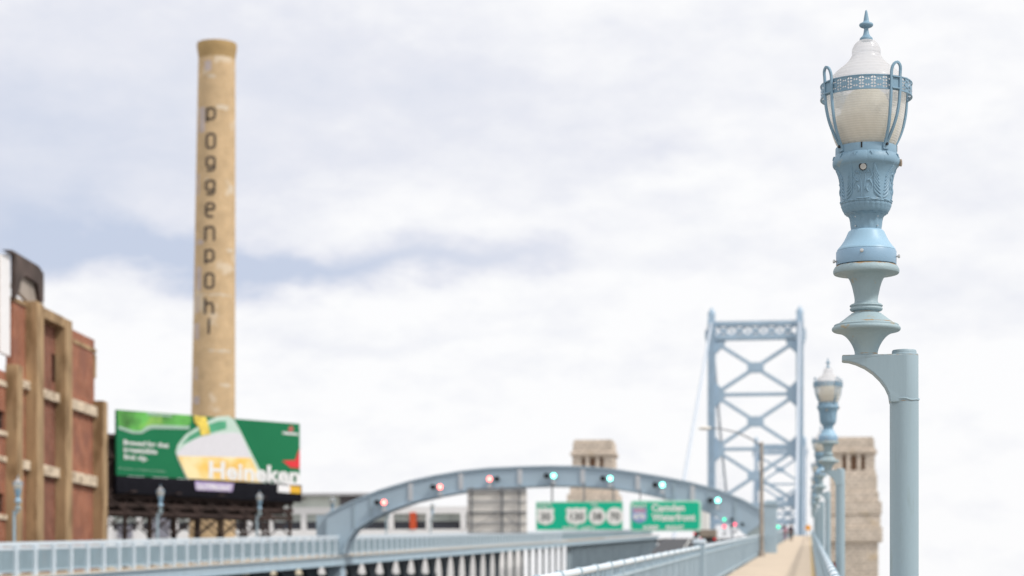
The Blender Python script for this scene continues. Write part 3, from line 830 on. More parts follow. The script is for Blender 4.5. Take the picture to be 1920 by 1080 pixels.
# brown pole with long thin arm
pp = on_x(1428, 1037, -2.45)
pol = empty('light_pole', (pp.x, pp.y, zd(pp.y) - 1.6)); tag(pol, 'thin brown steel pole with a long curved arm beside the pylon on the walkway', 'light pole')
M_brownp = mat('brown_pole_paint', (.33, .29, .255), .8, var=.3, scale=1.5)
b = MB(); b.tube([(0, 0, 0), (0, 0, .25), (0, 0, .3), (0, 0, 5.9)], [.18, .17, .12, .085], 12); b.build('shaft', M_brownp, pol)
b = MB(); b.tube([(0, 0, 5.7), (-.5, 0, 6.05), (-1.2, 0, 6.4), (-2.1, 0, 6.62), (-2.7, 0, 6.66)], [.04, .04, .035, .03, .03], 8); arm = b.build('arm', M_gantry, pol)
b = MB(); b.tube([(-2.6, 0, 6.66), (-2.7, 0, 6.66), (-3.0, 0, 6.66), (-3.25, 0, 6.64)], [.04, .09, .11, .05], 10); b.build('lamp_head', M_beige, arm)

# ------------------------------------------------------------------ lane signals on the arch
def emi(name, col, st):
    m = mat(name, (.05, .05, .05), .4, emis=(*col, st)); return m
M_red = emi('red_signal_light', (1.0, .18, .15), 7); M_green = emi('green_signal_light', (.24, 1.0, .80), 6)
M_redf = emi('far_red_light', (1, .10, .16), 3.2); M_greenf = emi('far_green_light', (.06, 1, .55), 2.6)
def signal(px, py, lit, other, label, group, Y=YA, small=1.0, grow=1.0):
    c = on_y(px, py, Y - 1.35)
    root = empty('lane_signal', c); tag(root, label, 'lane signal', group)
    for k, (dx, mm) in enumerate(((0, lit), (other * .60, M_blk))):
        b = MB(); r_ = .22 * small
        b.tube([(dx, .30, 0), (dx, .0, 0)], r_, 18); hd = b.build('housing', mat('signal_grey', (.10, .11, .12), .6) if k else mat('signal_housing_pale', (.25, .30, .33), .6), root)
        b = MB(); b.tube([(dx, .0, 0), (dx, -.02, 0), (dx, -.04, 0)], [r_ * .9 * grow, r_ * .82 * grow, r_ * .3], 18); b.build('lens', mm, hd)
        b = MB()
        for k2 in range(12):   # short visor over the lens
            t0, t1 = pi * k2 / 12, pi * (k2 + 1) / 12
            b.add([(dx + r_ * cos(t), yy, r_ * sin(t)) for t in (t0, t1) for yy in (0, -.16)], [(0, 1, 3, 2)])
        b.build('visor', M_blk, hd, fix=False)
    b = MB(); b.beam((0, .15, -.22 * small), (other * .1, .15, -.5), .12, .12); b.box(-.16, .16, .02, .3, -.72, -.48); b.build('control_box', M_pale, root)
    return root
G1 = 'lane signals on the arch'
for i, (px, py) in enumerate(((720, 942), (825, 913), (918, 898))):
    signal(px, py, M_red, 1 if i == 2 else -1, ['lowest left red lane signal on the arch', 'middle red lane signal on the arch', 'red lane signal on the arch above the beige sign back'][i], G1)
for i, (px, py) in enumerate(((1038, 892), (1144, 897), (1242, 909), (1346, 938))):
    signal(px, py, M_green, -1, ['green lane signal on the arch above the left green sign', 'green lane signal on the arch just right of the narrow stone tower', 'green lane signal on the arch above the right green sign', 'lowest right green lane signal on the arch'][i], G1)

# ------------------------------------------------------------------ guide signs
M_sgreen = mat('sign_green', (.0, .53, .31), .5, var=.03)
M_swhite = mat('sign_white', (.88, .88, .84), .5, var=.02)
M_sblack = mat('sign_black', (.02, .02, .02), .5)
def rrect(x0, x1, z0, z1, r, n=5):
    out = []
    for cx, cz, a0 in ((x1 - r, z1 - r, 0), (x0 + r, z1 - r, 90), (x0 + r, z0 + r, 180), (x1 - r, z0 + r, 270)):
        for k in range(n + 1):
            t = radians(a0 + 90 * k / n); out.append((cx + r * cos(t), cz + r * sin(t)))
    return out
def circle(cx, cz, r, n=24): return [(cx + r * cos(2 * pi * k / n), cz + r * sin(2 * pi * k / n)) for k in range(n)]
def guide(px0, px1, py0, py1, label, cat, rnd=.12):
    c = on_y((px0 + px1) / 2, py1, YA - 1.6); a = on_y(px0, py0, YA - 1.6); d = on_y(px1, py1, YA - 1.6)
    W_, H_ = d.x - a.x, a.z - d.z
    root = empty(cat.replace(' ', '_'), ((a.x + d.x) / 2, YA - 1.6, d.z)); tag(root, label, cat)
    F = lambda x, z, w: (x, -w, z)
    return root, W_, H_, F
def shield(W_, cx, cz, w, h):
    pts = [(-.5, .38), (-.38, .5), (-.2, .44), (0, .5), (.2, .44), (.38, .5), (.5, .38), (.44, .2), (.5, -.1), (.38, -.36), (.15, -.43), (0, -.5), (-.15, -.43), (-.38, -.36), (-.5, -.1), (-.44, .2)]
    return [(cx + a * w, cz + b_ * h) for a, b_ in pts]
sroot, SW, SH, F = guide(1005, 1168, 941, 994, 'green overhead sign with four route numbers hanging left under the arch', 'road sign')
b = MB(); b.prism(rrect(-SW / 2, SW / 2, 0, SH, .1), F, 0, .06); b.build('panel', M_sgreen, sroot)
b = MB(); b.ribbon(rrect(-SW / 2 + .05, SW / 2 - .05, .05, SH - .05, .1), .06, F, .062, .072, True); b.build('border', mat('sign_border_tint', (.50, .80, .66), .5), sroot)
k_ = SW / 163
def sx_(px): return (px - 1086.5) * k_
def sz_(py): return (994 - py) * k_
for (cx, w, shp, txt) in ((1023, 34, 's', '30'), (1081, 40, 's', '130'), (1120, 32, 'c', '38'), (1153, 33, 'c', '70')):
    poly = circle(sx_(cx), sz_(968), w * k_ / 2) if shp == 'c' else shield(0, sx_(cx), sz_(968), w * k_, 33 * k_)
    b = MB(); b.prism(poly, F, .064, .08); sh = b.build('route_marker', M_swhite, sroot)
    tb = text_mesh(txt, .80, lambda a, z, w_, cx=cx: (sx_(cx) + a, -.09 - w_, sz_(968) - .28 + z), .01, align='CENTER', bold=.012)
    tb.build('route_number', M_sblack, sh)
for txt, cx, y, wpx in (('EAST', 1023, 949, 26), ('TO', 1114, 949, 13), ('KEEP', 1070, 992, 27), ('LEFT', 1104, 992, 26)):
    w = wpx * k_
    tb = text_mesh(txt, .34, lambda a, z, w_, cx=cx, y=y, w=w: (sx_(cx) - w / 2 + a, -.08 - w_, sz_(y) + z), .01, width=w, bold=.006)
    tb.build('lettering', M_swhite, sroot)
for px in (1035, 1095, 1150):
    b = MB(); top = on_y(px, interp(inner, px) - 4, YA - 1.45); b.beam((sx_(px), .15, 0), (sx_(px), .15, top.z - sroot.location.z), .13, .13, up=(0, 1, 0)); b.build('hanger', M_gantry, sroot)

s2, SW2, SH2, F = guide(1181, 1315, 938.5, 996, 'green overhead sign reading Camden Waterfront, hanging right under the arch', 'road sign')
k2 = SW2 / 134
def tx(px): return (px - 1248) * k2
def tz(py): return (996 - py) * k2
b = MB(); b.prism(rrect(-SW2 / 2, SW2 / 2, 0, SH2, .32), F, 0, .06); b.build('panel', mat('sign_border_tint', (.50, .80, .66), .5), s2)
b = MB(); b.prism(rrect(-SW2 / 2 + .16, SW2 / 2 - .16, .16, SH2 - .16, .26), F, .062, .08); b.build('face', M_sgreen, s2)
b = MB(); b.prism(shield(0, tx(1199), tz(966), 30 * k2, 30 * k2), F, .082, .095); sh = b.build('route_marker', mat('interstate_blue', (.30, .38, .66), .5), s2)
b = MB(); b.prism([(tx(1187), tz(959)), (tx(1211), tz(959)), (tx(1210), tz(954)), (tx(1199), tz(953)), (tx(1188), tz(954))], F, .096, .1); b.build('marker_crown', mat('interstate_red', (.60, .32, .40), .5), sh)
text_mesh('676', .62, lambda a, z, w_: (tx(1199) + a, -.105 - w_, tz(966) - .27 + z), .01, align='CENTER', bold=.03).build('route_number', M_swhite, sh)
for txt, cx, y, wpx, hz, bo in (('EAST', 1200, 951, 27, .36, .008), ('Camden', 1253, 958, 62, .82, .03), ('Waterfront', 1263, 976, 82, .82, .03), ('KEEP', 1221, 992, 29, .42, .018), ('RIGHT', 1266, 992, 34, .42, .018)):
    w = wpx * k2
    text_mesh(txt, hz, lambda a, z, w_, cx=cx, y=y, w=w: (tx(cx) - w / 2 + a, -.09 - w_, tz(y) + z), .01, width=w, bold=bo).build('lettering', M_swhite, s2)
for px in (1200, 1245, 1290):
    b = MB(); top = on_y(px, interp(inner, px) - 4, YA - 1.45); b.beam((tx(px), .15, 0), (tx(px), .15, top.z - s2.location.z), .1, .1, up=(0, 1, 0)); b.build('hanger', M_gantry, s2)

# back of the sign that faces the other way
c = on_y(932, 1000, YA - 1.5); kk = 1 / FPX * 169.8
bs = empty('sign_back', (c.x, YA - 1.5, c.z)); tag(bs, 'large beige back of an overhead sign with dark bracing under the arch', 'road sign')
w2 = 57 * kk; hh = 81 * kk
b = MB(); b.box(-w2, w2, 0, .08, 0, hh); b.build('panel', M_beige, bs)
b = MB()
for z in (.12, hh * .25, hh * .5, hh * .75, hh - .1): b.box(-w2, w2, -.1, -.002, z - .03, z + .03)
b.build('ribs', M_pale, bs)
b = MB()
for px, w in ((884, .12), (942, .16), (975, .12)):
    x = (px - 932) * kk; b.box(x - w / 2, x + w / 2, -.3, -.102, 0, hh + .3)
b.box(-w2, w2, -.42, -.302, hh * .48, hh * .48 + .1); b.box(-w2, w2, -.45, -.31, hh - .05, hh + .18)
b.beam((-w2 + .5, -.36, hh * .1), (0, -.36, hh * .48), .05, .05); b.beam((w2 - .5, -.36, hh * .1), (0.5, -.36, hh * .48), .05, .05)
b.build('bracing', M_gantry, bs)

# ------------------------------------------------------------------ stone anchorage towers
def anchorage(px, label, mir):
    Y = 418.0
    base = on_y(px, 985, Y)
    root = empty('stone_tower', (base.x, Y, -15)); tag(root, label, 'tower', 'stone anchorage towers')
    kz = 420 / FPX
    def z(py): return (HOR - py) * kz + 15
    def hw(pxw): return pxw * kz / 2
    b = MB()
    def blk(w, y0, y1, d=None, dx=0.0):
        d = d or w
        b.box(dx - hw(w), dx + hw(w), -hw(d), hw(d), z(y1), z(y0))
    blk(74, 832, 845.9); blk(70, 827, 831.9); blk(78, 846, 852); blk(84, 852.1, 856)
    # window storey: piers round dark openings
    for sx in (-1, 1):
        b.box(*(sorted((sx * hw(76), sx * hw(41)))), -hw(76), hw(76), z(888), z(856.1))
    for c_ in (-1, 1): b.box(c_ * hw(19) - hw(7.5), c_ * hw(19) + hw(7.5), -hw(76), hw(76), z(888), z(856.1))
    b.box(-hw(41), hw(41), -hw(70), hw(76), z(861), z(856.2)); b.box(-hw(41), hw(41), -hw(70) + .6, hw(60), z(888), z(861.1))
    blk(80, 888.1, 897)
    blk(84, 897.1, 928)
    if mir:
        blk(90, 928.1, 945); blk(96, 945.1, 968, dx=hw(4)); blk(92, 968.1, 992, dx=hw(4)); blk(98, 992.1, 1018, dx=hw(5)); blk(88, 1018.1, 1250)
    else:
        blk(94, 928.1, 962)
        b.box(-hw(94), -41.4 - base.x, -hw(90), hw(90), 0, z(962.1))
    b.build('masonry', M_stone, root)
    b = MB()
    for c_ in (-1, 0, 1):
        b.box(c_ * hw(38) * .92 - hw(11), c_ * hw(38) * .92 + hw(11), -hw(70) + .45, -hw(70) + .597, z(887), z(861.5))
    b.build('window', mat('tower_window_dark', (.22, .13, .08), .7, var=.3), root)
    return root
anchorage(1115, 'pale stone tower with three narrow windows rising behind the crown of the arch', False)
anchorage(1600, 'tall stone tower with rough stepped side left of the near lamp post', True)

# ------------------------------------------------------------------ suspension towers and cables
XL, XR, YT, ZT = -29.6, -2.95, 637.0, 82.5
TZ0 = -15.0
def make_tower():
    root = empty('suspension_tower', ((XL + XR) / 2, YT, TZ0))
    hwid = (XR - XL) / 2
    def Z(py): return (HOR - py) / FPX * 641 - TZ0
    q = 641 / FPX
    for s in (-1, 1):
        b = MB()
        b.box(s * hwid - 1.1, s * hwid + 1.1, -2.4, 2.4, -.5, Z(606))
        b.box(s * hwid - 1.0, s * hwid + 1.0, -2.0, 2.0, Z(606) + .002, Z(596))
        b.lathe([(1.1, Z(596)), (1.15, Z(592)), (.75, Z(588)), (.3, Z(583)), (.05, Z(581))], 12, (s * hwid, 0))
        b.prism([(s * (hwid + 1.25), Z(655)), (s * (hwid + 1.9), Z(640)), (s * (hwid + 1.9), Z(628)), (s * (hwid + 1.25), Z(622))], lambda a, z, w: (a, w, z), -2.3, 2.3)
        for dx in (-.75, 0, .75):
            b.box(s * hwid + dx - .12, s * hwid + dx + .12, -2.55, -2.402, 0, Z(612))
        leg = b.build('leg', M_tower, root)
    def P(px, py): return ((px - 1418.5) * q, Z(py))
    F = lambda a, z, w: (a, w, z)
    def bar(mb, p, r_, w):
        mb.ribbon([p, r_], w, F, -1.2, 1.2)
    # lattice portals (top strut and the one over the deck)
    for (y0, y1, name) in ((609, 643, 'top_portal'), (945, 985, 'deck_portal')):
        b = MB(); h1 = P(0, y0)[1]; h2 = P(0, y1)[1]; xx = hwid - 1.2
        b.box(-xx, xx, -1.5, 1.5, h1 - 1.3, h1); b.box(-xx, xx, -1.5, 1.5, h2, h2 + 1.5)
        nb = 5; w = 2 * xx / nb; zc = (h1 + h2) / 2; hh_ = (h1 - h2) / 2
        for i in range(nb):
            x0 = -xx + w * i
            bar(b, (x0, h1 - 1), (x0 + w, h2 + 1), .62); bar(b, (x0, h2 + 1), (x0 + w, h1 - 1), .63)
            for cx, cz, rr in ((x0 + w / 2, zc, .95), (x0, zc, .6)):
                b.prism([(cx - rr, cz), (cx, cz - rr), (cx + rr, cz), (cx, cz + rr)], F, -1.21, 1.21)
        b.build(name, M_tower, root)
    # gusseted X panels
    for (ya, yb) in ((645, 744), (744, 845), (845, 945)):
        b = MB(); ca = P(1348, ya + 4); cb = P(1489, ya + 4); cc = P(1348, yb - 4); cd = P(1489, yb - 4)
        mid = ((ca[0] + cb[0]) / 2, (ca[1] + cc[1]) / 2)
        for c_ in (ca, cb, cc, cd): bar(b, mid, c_, .95)
        b.prism([(mid[0] + a_ * .68, mid[1] + c_ * .78) for a_, c_ in ((-3.6, -.9), (-2.2, -1.9), (2.2, -1.9), (3.6, -.9), (3.6, .9), (2.2, 1.9), (-2.2, 1.9), (-3.6, .9))], F, -1.25, 1.25)
        for s in (-1, 1):
            for (yy, up) in ((ya, -1), (yb, 1)):
                zz = P(0, yy)[1]; xo = s * (hwid - 1.05)
                b.prism([(xo, zz), (xo, zz + up * 3.9), (xo - s * 1.0, zz + up * 2.9), (xo - s * 2.6, zz + up * 1.5), (xo - s * 3.2, zz)], F, -1.24, 1.24)
        b.build('cross_brace', M_tower, root)
    for yy in (744, 845):
        b = MB(); z = P(0, yy)[1]; b.box(-hwid + 1.2, hwid - 1.2, -1.22, 1.22, z - .45, z + .45); b.build('strut', M_tower, root)
    return root
t1 = make_tower(); tag(t1, 'tall blue steel suspension tower with crossed braces standing over the roadway', 'tower', 'suspension bridge towers')
t2 = copy_tree(t1); t2.location.y = YT + 533; tag(t2, 'small distant suspension tower seen through the lower braces of the large one', 'tower', 'suspension bridge towers')
for X, side in ((XL, 'left'), (XR, 'right')):
    b = MB(); pts = []
    for i in range(14):
        t = i / 13; Y = 425 + (YT - 425) * t
        # straight-ish backstay that climbs from the anchorage to the tower saddle
        z = 5 + (ZT - 5) * (t ** 1.12)
        if X == XL: z = 82.5 - (YT - Y) * .395 if Y > 440 else 82.5 - (YT - 440) * .395
        else: z = 82.5 - (YT - Y) * .395 if Y > 440 else 82.5 - (YT - 440) * .395
        pts.append((X, Y, z))
    for i in range(1, 31):
        t = i / 30; Y = YT + 533 * t
        pts.append((X, Y, 13.3 + (ZT - 13.3) * (2 * t - 1) ** 2))
    b.tube([(x - X, y - YT, z) for x, y, z in pts], .38, 10)
    o = b.build('main_cable', M_cable); o.location = (X, YT, 0)
    tag(o, 'pale main suspension cable hung from the %s leg of the steel tower' % side, 'cable')
    b = MB()
    for i in range(1, 44):
        t = i / 44; Y = YT + 533 * t; z = 13.3 + (ZT - 13.3) * (2 * t - 1) ** 2
        if z > 14.5: b.beam((0, Y - YT, 8), (0, Y - YT, z), .09, .09, up=(0, 1, 0))
    o = b.build('suspenders', M_cable); o.location = (X, YT, 0)
    tag(o, 'fine vertical hangers under the %s main cable beyond the first tower' % side, 'cable'); o['kind'] = 'stuff'

# ------------------------------------------------------------------ chimney
DC = 220.0
cb = ray(400, 985, DC)
ch = empty('chimney', (cb.x, cb.y, -15)); tag(ch, 'tall tan brick chimney with dark vertical lettering behind the billboard', 'chimney')
kc = DC / FPX
def cz(py): return (HOR - py) * kc + 15
cx_of = lambda py: (py - 775) / (100 - 775) * 7 * kc        # the shaft leans very slightly
prof_c = [(47, 1375), (43.5, 1000), (40.7, 775), (38.7, 560), (36.8, 350), (35.2, 180), (34.4, 113)]
b = MB()
n = 64; vs = []
for r_, y in prof_c:
    for k in range(n):
        t = 2 * pi * k / n; vs.append((cx_of(y) * CS + r_ * kc * cos(t), r_ * kc * sin(t), cz(y)))
b.add(vs, [(i * n + k, i * n + (k + 1) % n, (i + 1) * n + (k + 1) % n, (i + 1) * n + k) for i in range(len(prof_c) - 1) for k in range(n)], True)
b.build('shaft', M_chim, ch)
b = MB(); b.lathe([(34.2 * kc, cz(114)), (34.6 * kc, cz(108)), (35.8 * kc, cz(100)), (37 * kc, cz(93)), (37.2 * kc, cz(86)), (36.8 * kc, cz(83)), (28 * kc, cz(82.6)), (28 * kc, cz(92))], 64, (cx_of(100) * CS, 0)); b.build('rim', M_chimrim, ch)
def rad_at(py):
    for (r0, y0), (r1, y1) in zip(prof_c, prof_c[1:]):
        if y0 >= py >= y1: return r0 + (r1 - r0) * (y0 - py) / (y0 - y1)
    return 34
CAMA = atan2(-cb.y, -cb.x)    # direction from the chimney towards the walkway
def on_ch(ax, py, w):
    """ax: px left/right of the shaft centre line, wrapped round the cylinder"""
    r_ = rad_at(py); s = max(-.98, min(.98, ax / r_)); t = CAMA + math.asin(s)
    rr = r_ * kc + w
    return (cx_of(py) * CS + rr * cos(t), rr * sin(t), cz(py))
def arc(cx, cy, rx, ry, a0, a1, n=8): return [(cx + rx * cos(radians(a0 + (a1 - a0) * k / n)), cy - ry * sin(radians(a0 + (a1 - a0) * k / n))) for k in range(n + 1)]
def rr_path(w, h): # squarish o
    return [(w * .62, -h), (w, -h * .75), (w, h * .75), (w * .62, h), (-w * .62, h), (-w, h * .75), (-w, -h * .75), (-w * .62, -h)]
GL = {  # letters in a box 18 wide, 28 high (px), y down, centre 0
 'o': [(rr_path(9, 14), True)],
 'p': [([(-9, -13), (-9, 16)], False), ([(-9, -11), (4, -12), (8.5, -8), (8.5, 6), (4, 10), (-9, 10)], False)],
 'g': [(rr_path(9, 9.5), True), ([(9, -9), (9, 13), (5, 17), (-8, 17)], False)],
 'e': [([(-9, -1), (9, -1), (9, -9), (5, -13), (-5, -13), (-9, -9), (-9, 9), (-5, 14), (7, 14)], False)],
 'n': [([(-10, 15), (-10, -14)], False), ([(-10, -10), (-4, -13), (5, -13), (9.5, -8), (9.5, 15)], False)],
 'h': [([(-9, 15), (-9, -18)], False), ([(-9, -5), (-3, -7), (5, -7), (8.5, -2), (8.5, 15)], False)],
 'l': [([(0, -17), (0, 14)], False)],
}
M_let = mat('faded_black_lettering', (.055, .045, .04), .9, var=.3, scale=.8)
ys_l = [222, 272, 311, 355, 400, 444, 486, 532, 580, 618]
for chx, yc in zip('poggenpohl', ys_l):
    b = MB(); off = -9.5
    for path, closed in GL[chx]:
        # subdivide so that the stroke follows the curve of the wall
        fine = []
        P_ = path + ([path[0]] if closed else [])
        for (x0, y0), (x1, y1) in zip(P_, P_[1:]):
            m = max(1, int(abs(x1 - x0) / 3)); fine += [(x0 + (x1 - x0) * j / m, y0 + (y1 - y0) * j / m) for j in range(m)]
        if not closed: fine.append(P_[-1])
        b.ribbon([(a * .82, y * .92) for a, y in fine], 4.2, lambda a, y, w, yc=yc: on_ch(a + off, yc + y, w), .012, .03, closed)
    b.build('letter', M_let, ch)
M_lav = mat('lavender_repaint_patch', (.50, .42, .40), .9, var=.15, scale=1)
M_limp = mat('lime_patch', (.60, .50, .38), .9, var=.15, scale=1)
def patch(mb, x0, x1, y0, y1):
    n = max(2, int((x1 - x0) / 3)); m = 3
    jag = [random.uniform(-1.5, 1.5) for _ in range(n + 1)]; jag2 = [random.uniform(-1.5, 1.5) for _ in range(n + 1)]
    for i in range(n):
        xa, xb = x0 + (x1 - x0) * i / n, x0 + (x1 - x0) * (i + 1) / n
        q = [(xa, y0 + jag[i]), (xb, y0 + jag[i + 1]), (xb, y1 + jag2[i + 1]), (xa, y1 + jag2[i])]
        mb.add([on_ch(a, y, .006) for a, y in q], [(0, 1, 2, 3)])
for q in ((-34, -21, 208, 255), (-36, -25, 505, 548), (-36, -30, 330, 370), (-37, -29, 560, 590), (-38, -28, 610, 640), (-22, -10, 122, 140), (-38, -30, 690, 715), (-36, -22, 455, 463), (-38, -26, 745, 760)): b = MB(); patch(b, *q); b.build('repaint_patch', M_lav, ch, fix=False)
for q in ((-24, -12, 106, 113), (4, 16, 104, 112), (-16, -2, 148, 155), (24, 33, 352, 366), (22, 34, 470, 476), (0, 22, 205, 213), (-10, 30, 660, 664), (-30, 30, 556, 559), (12, 30, 722, 728)): b = MB(); patch(b, *q); b.build('lime_patch', M_limp, ch, fix=False)

# ------------------------------------------------------------------ billboard
BL = ray(219, 985, 167); BR = ray(562, 985, 181)
bdir = Vector((BR.x - BL.x, BR.y - BL.y, 0)); BW = bdir.length; bdir.normalize(); bnor = Vector((bdir.y, -bdir.x, 0))
zb = (HOR - 891) / FPX * 167; zt = (HOR - 768) / FPX * 167; BH = zt - zb
bb = empty('billboard', (BL.x, BL.y, -15), atan2(bdir.y, bdir.x)); tag(bb, 'wide green beer billboard with a tilted glass on a dark steel frame', 'billboard')
# local x along the board, -y towards the viewer, z up
ZB = zb + 15
def FB(u, v, w): return (u * BW, -w, ZB + v * BH)
def bp_(x, y):   # from pixels of the enlarged crop (200..600 x 750..940, x4.8) to board fractions
    u = (x - 98) / 1642; t = 88 + 117 * u; bt = 683 + 75 * u
    # perspective of the board along its length
    k = 167 / 181.0
    uu = u * k / (1 - u * (1 - k)) if True else u
    return (uu, 1 - (y - t) / (bt - t))
def bpoly(pts, w, name, m, parent, th=.012):
    b = MB(); b.prism([bp_(*p) for p in pts], FB, w, w + th); return b.build(name, m, parent)
b = MB(); b.prism([(0, 0), (1, 0), (1, 1), (0, 1)], FB, -.25, 0); panel = b.build('poster_panel', mat('poster_green', (.018, .175, .078), .8, var=.05, scale=.3, spec=.1), bb)
M_bot = mat('bottle_green', (.10, .36, .07), .5, var=.65, scale=.55, spot=(.5, .55, .7, (.30, .52, .10)))
bpoly([(100, 92), (760, 134), (772, 180), (750, 225), (700, 235), (400, 235), (330, 290), (250, 285), (110, 238)], .012, 'bottle_print', M_bot, panel)
M_silv = mat('silver_band', (.36, .50, .42), .5, var=.1)
bpoly([(110, 236), (250, 280), (310, 282), (360, 240), (410, 224), (750, 234), (748, 262), (410, 258), (370, 275), (320, 305), (240, 305), (110, 262)], .026, 'label_edge', M_silv, panel)
glassp = [(622, 470), (640, 405), (715, 310), (800, 255), (900, 190), (1000, 145), (1100, 138), (1150, 175), (1210, 285), (1300, 470), (1395, 660), (1428, 748), (722, 712), (688, 640), (640, 530)]
M_glp = mat('glass_print', (.52, .66, .58), .5, var=.08)
bpoly(glassp, .040, 'glass_print', M_glp, panel)
bpoly([(672, 410), (740, 325), (820, 275), (900, 225), (1010, 185), (1075, 185), (1080, 255), (860, 315), (740, 375)], .054, 'glass_inside', mat('glass_inside_green', (.07, .33, .18), .5, var=.25, scale=.5), panel)
bpoly([(632, 500), (650, 460), (700, 415), (780, 360), (860, 328), (1000, 300), (1150, 288), (1205, 300), (1300, 520), (640, 508)], .068, 'foam_print', mat('foam_white', (.68, .67, .71), .6, var=.03), panel)
bpoly([(640, 508), (960, 512), (1300, 520), (1395, 735), (1400, 744), (730, 710), (690, 625)], .082, 'beer_print', mat('beer_gold', (.86, .52, .11), .7, var=.2, scale=.5, spot=(.35, .45, .62, (.92, .76, .42))), panel)
bpoly([(782, 138), (890, 150), (905, 200), (932, 305), (850, 322), (828, 240), (790, 200)], .096, 'pour_print', mat('pour_gold', (.80, .58, .10), .5, var=.35, scale=2), panel)
M_redp = mat('poster_red', (.72, .03, .04), .5, var=.03)
bpoly([(1582, 545), (1700, 538), (1727, 455), (1739, 430), (1739, 612), (1655, 606), (1640, 590)], .012, 'star_print', M_redp, panel)
bpoly([(1635, 248), (1652, 240), (1660, 215), (1672, 240), (1692, 250), (1676, 260), (1672, 278), (1640, 275)], .012, 'small_star_print', mat('poster_pink', (.55, .12, .12), .5), panel)
M_pw = mat('poster_white', (.80, .80, .80), .5, var=.02)
def btext(txt, x, y, wpx, hpx, bold, w=.10, mm=None):
    u0, v0 = bp_(x, y); u1, v1 = bp_(x + wpx, y + wpx * .065)
    size = hpx / 595 * BH / .72
    return text_mesh(txt, size, lambda a, z, w_: (u0 * BW + a, -w - w_, ZB + v0 * BH + z + (v1 - v0) * BH * a / ((u1 - u0) * BW)), .01, width=(u1 - u0) * BW, bold=bold).build('lettering', mm or M_pw, panel)
btext('Brewed for that', 158, 405, 405, 46, .012, .03)
btext('irresistible', 158, 470, 300, 46, .012, .03)
btext('first sip.', 158, 535, 215, 46, .012, .03)
btext('Enjoy responsibly.', 115, 625, 425, 14, .0, .03, mat('fine_print', (.35, .5, .42), .5))
btext('Heineken', 918, 700, 815, 160, .06, .115)
btext('Heineken', 1585, 300, 140, 24, .02, .03)
btext('Heineken', 370, 135, 220, 24, .02, .04, mat('fine_print', (.35, .5, .42), .5))
# apron with maker's plate
b = MB(); a0 = -34 / 122.; b.prism([(-.005, a0 + .01), (1.005, a0 - .02), (1.005, -.01), (-.005, -.01)], FB, -.3, .15)
for v in (-.10, -.17, -.235): b.prism([(0, v), (1, v), (1, v + .014), (0, v + .014)], FB, .152, .2)
apron = b.build('apron', M_apron, bb)
def bq(px, py):   # photograph pixels -> board fractions
    return bp_((px - 200) * 4.8, (py - 750) * 4.8)
q = [bq(363, 903), (bq(436, 907)[0], bq(436, 907)[1]), bq(433, 923), bq(365, 920)]
b = MB(); b.prism(q, FB, .21, .24); pl = b.build('maker_plate', mat('plate_lavender', (.42, .33, .56), .5), apron)
u0, v0 = bq(366, 918); u1, v1 = bq(431, 921)
text_mesh('OUTFRONT', .60, lambda a, z, w_: (u0 * BW + a, -.25 - w_, ZB + v0 * BH + z + (v1 - v0) * BH * a / ((u1 - u0) * BW)), .01, width=(u1 - u0) * BW, bold=.02).build('lettering', M_pw, pl)
b = MB(); b.prism([bq(519, 909), bq(541, 911), bq(541, 925), bq(518, 923)], FB, .21, .24); b.build('number_plate', M_white, apron)
b = MB(); b.prism([bq(541.3, 911), bq(561, 913), bq(561, 926), bq(541.3, 925)], FB, .21, .24); b.build('orange_plate', mat('plate_orange', (.75, .42, .03), .5), apron)
b = MB(); b.prism([bq(536, 904), bq(562, 905), bq(562, 910), bq(536, 909)], FB, .16, .21); b.build('white_trim', M_white, apron)
# the frame: trussed tower of old steel behind and below
zl = lambda py: (HOR - py) / FPX * 172 + 15
fr = MB()
for i in range(9):
    x = -1.2 + (BW + .6) * i / 8
    for yy in (.6, 4.2): fr.beam((x, yy, 0), (x, yy, ZB + BH * (.55 if yy > 1 else .98)), .2, .2, up=(0, 1, 0))
fr.build('uprights', M_rusty, bb)
fr = MB()
for yy in (.5, 4.3):
    for zz in (zl(950), zl(965), zl(925), zl(935), ZB + BH * .3, ZB + BH * .6): fr.beam((-1.4, yy, zz), (BW - .4, yy, zz), .25, .35)
    for i in range(8):
        x0 = -1.2 + (BW + .6) * i / 8; x1 = -1.2 + (BW + .6) * (i + 1) / 8
        for za, zb_ in ((zl(1003), zl(965)), (zl(963), zl(930)), (ZB, ZB + BH * .5)):
            tk = .09 if za < zl(970) else .18; fr.beam((x0, yy + .1, za), (x1, yy + .1, zb_), tk, tk); fr.beam((x1, yy - .1, za), (x0, yy - .1, zb_), tk, tk)
fr.build('bracing', M_rusty, bb)
fr = MB()
fr.prism([(-.065, 1), (-.003, 1), (-.003, 0)], lambda a, z, w: (a * BW, .3 + w, zl(960) + z * (zl(823) - zl(960))), 0, .05)
fr.v = []; fr.f = []; fr.sm = []
fr.box(-.95, 1.5, .75, .95, zl(932), zl(823)); fr.box(-1.25, BW - 1.2, 4.5, 4.7, zl(957), zl(900)); fr.box(-1.2, BW - 2.0, .9, 4.4, zl(926), zl(924))
fr.box(-.6, BW - .8, 1.2, 1.35, zl(958), zl(918))
for i in range(40):
    x = -1.2 + i * .47
    fr.box(x, x + .07, .45, .5, zl(930), zl(913))
fr.build('catwalk', M_rusty, bb)
fr = MB()
for i in range(5):
    x = .5 + i * (BW - 1.5) / 4; fr.beam((x, -.2, zl(932)), (x, -1.5, zl(928)), .06, .06); fr.box(x - .25, x + .25, -1.7, -1.45, zl(929), zl(926))
fr.build('lights', M_rusty, bb)

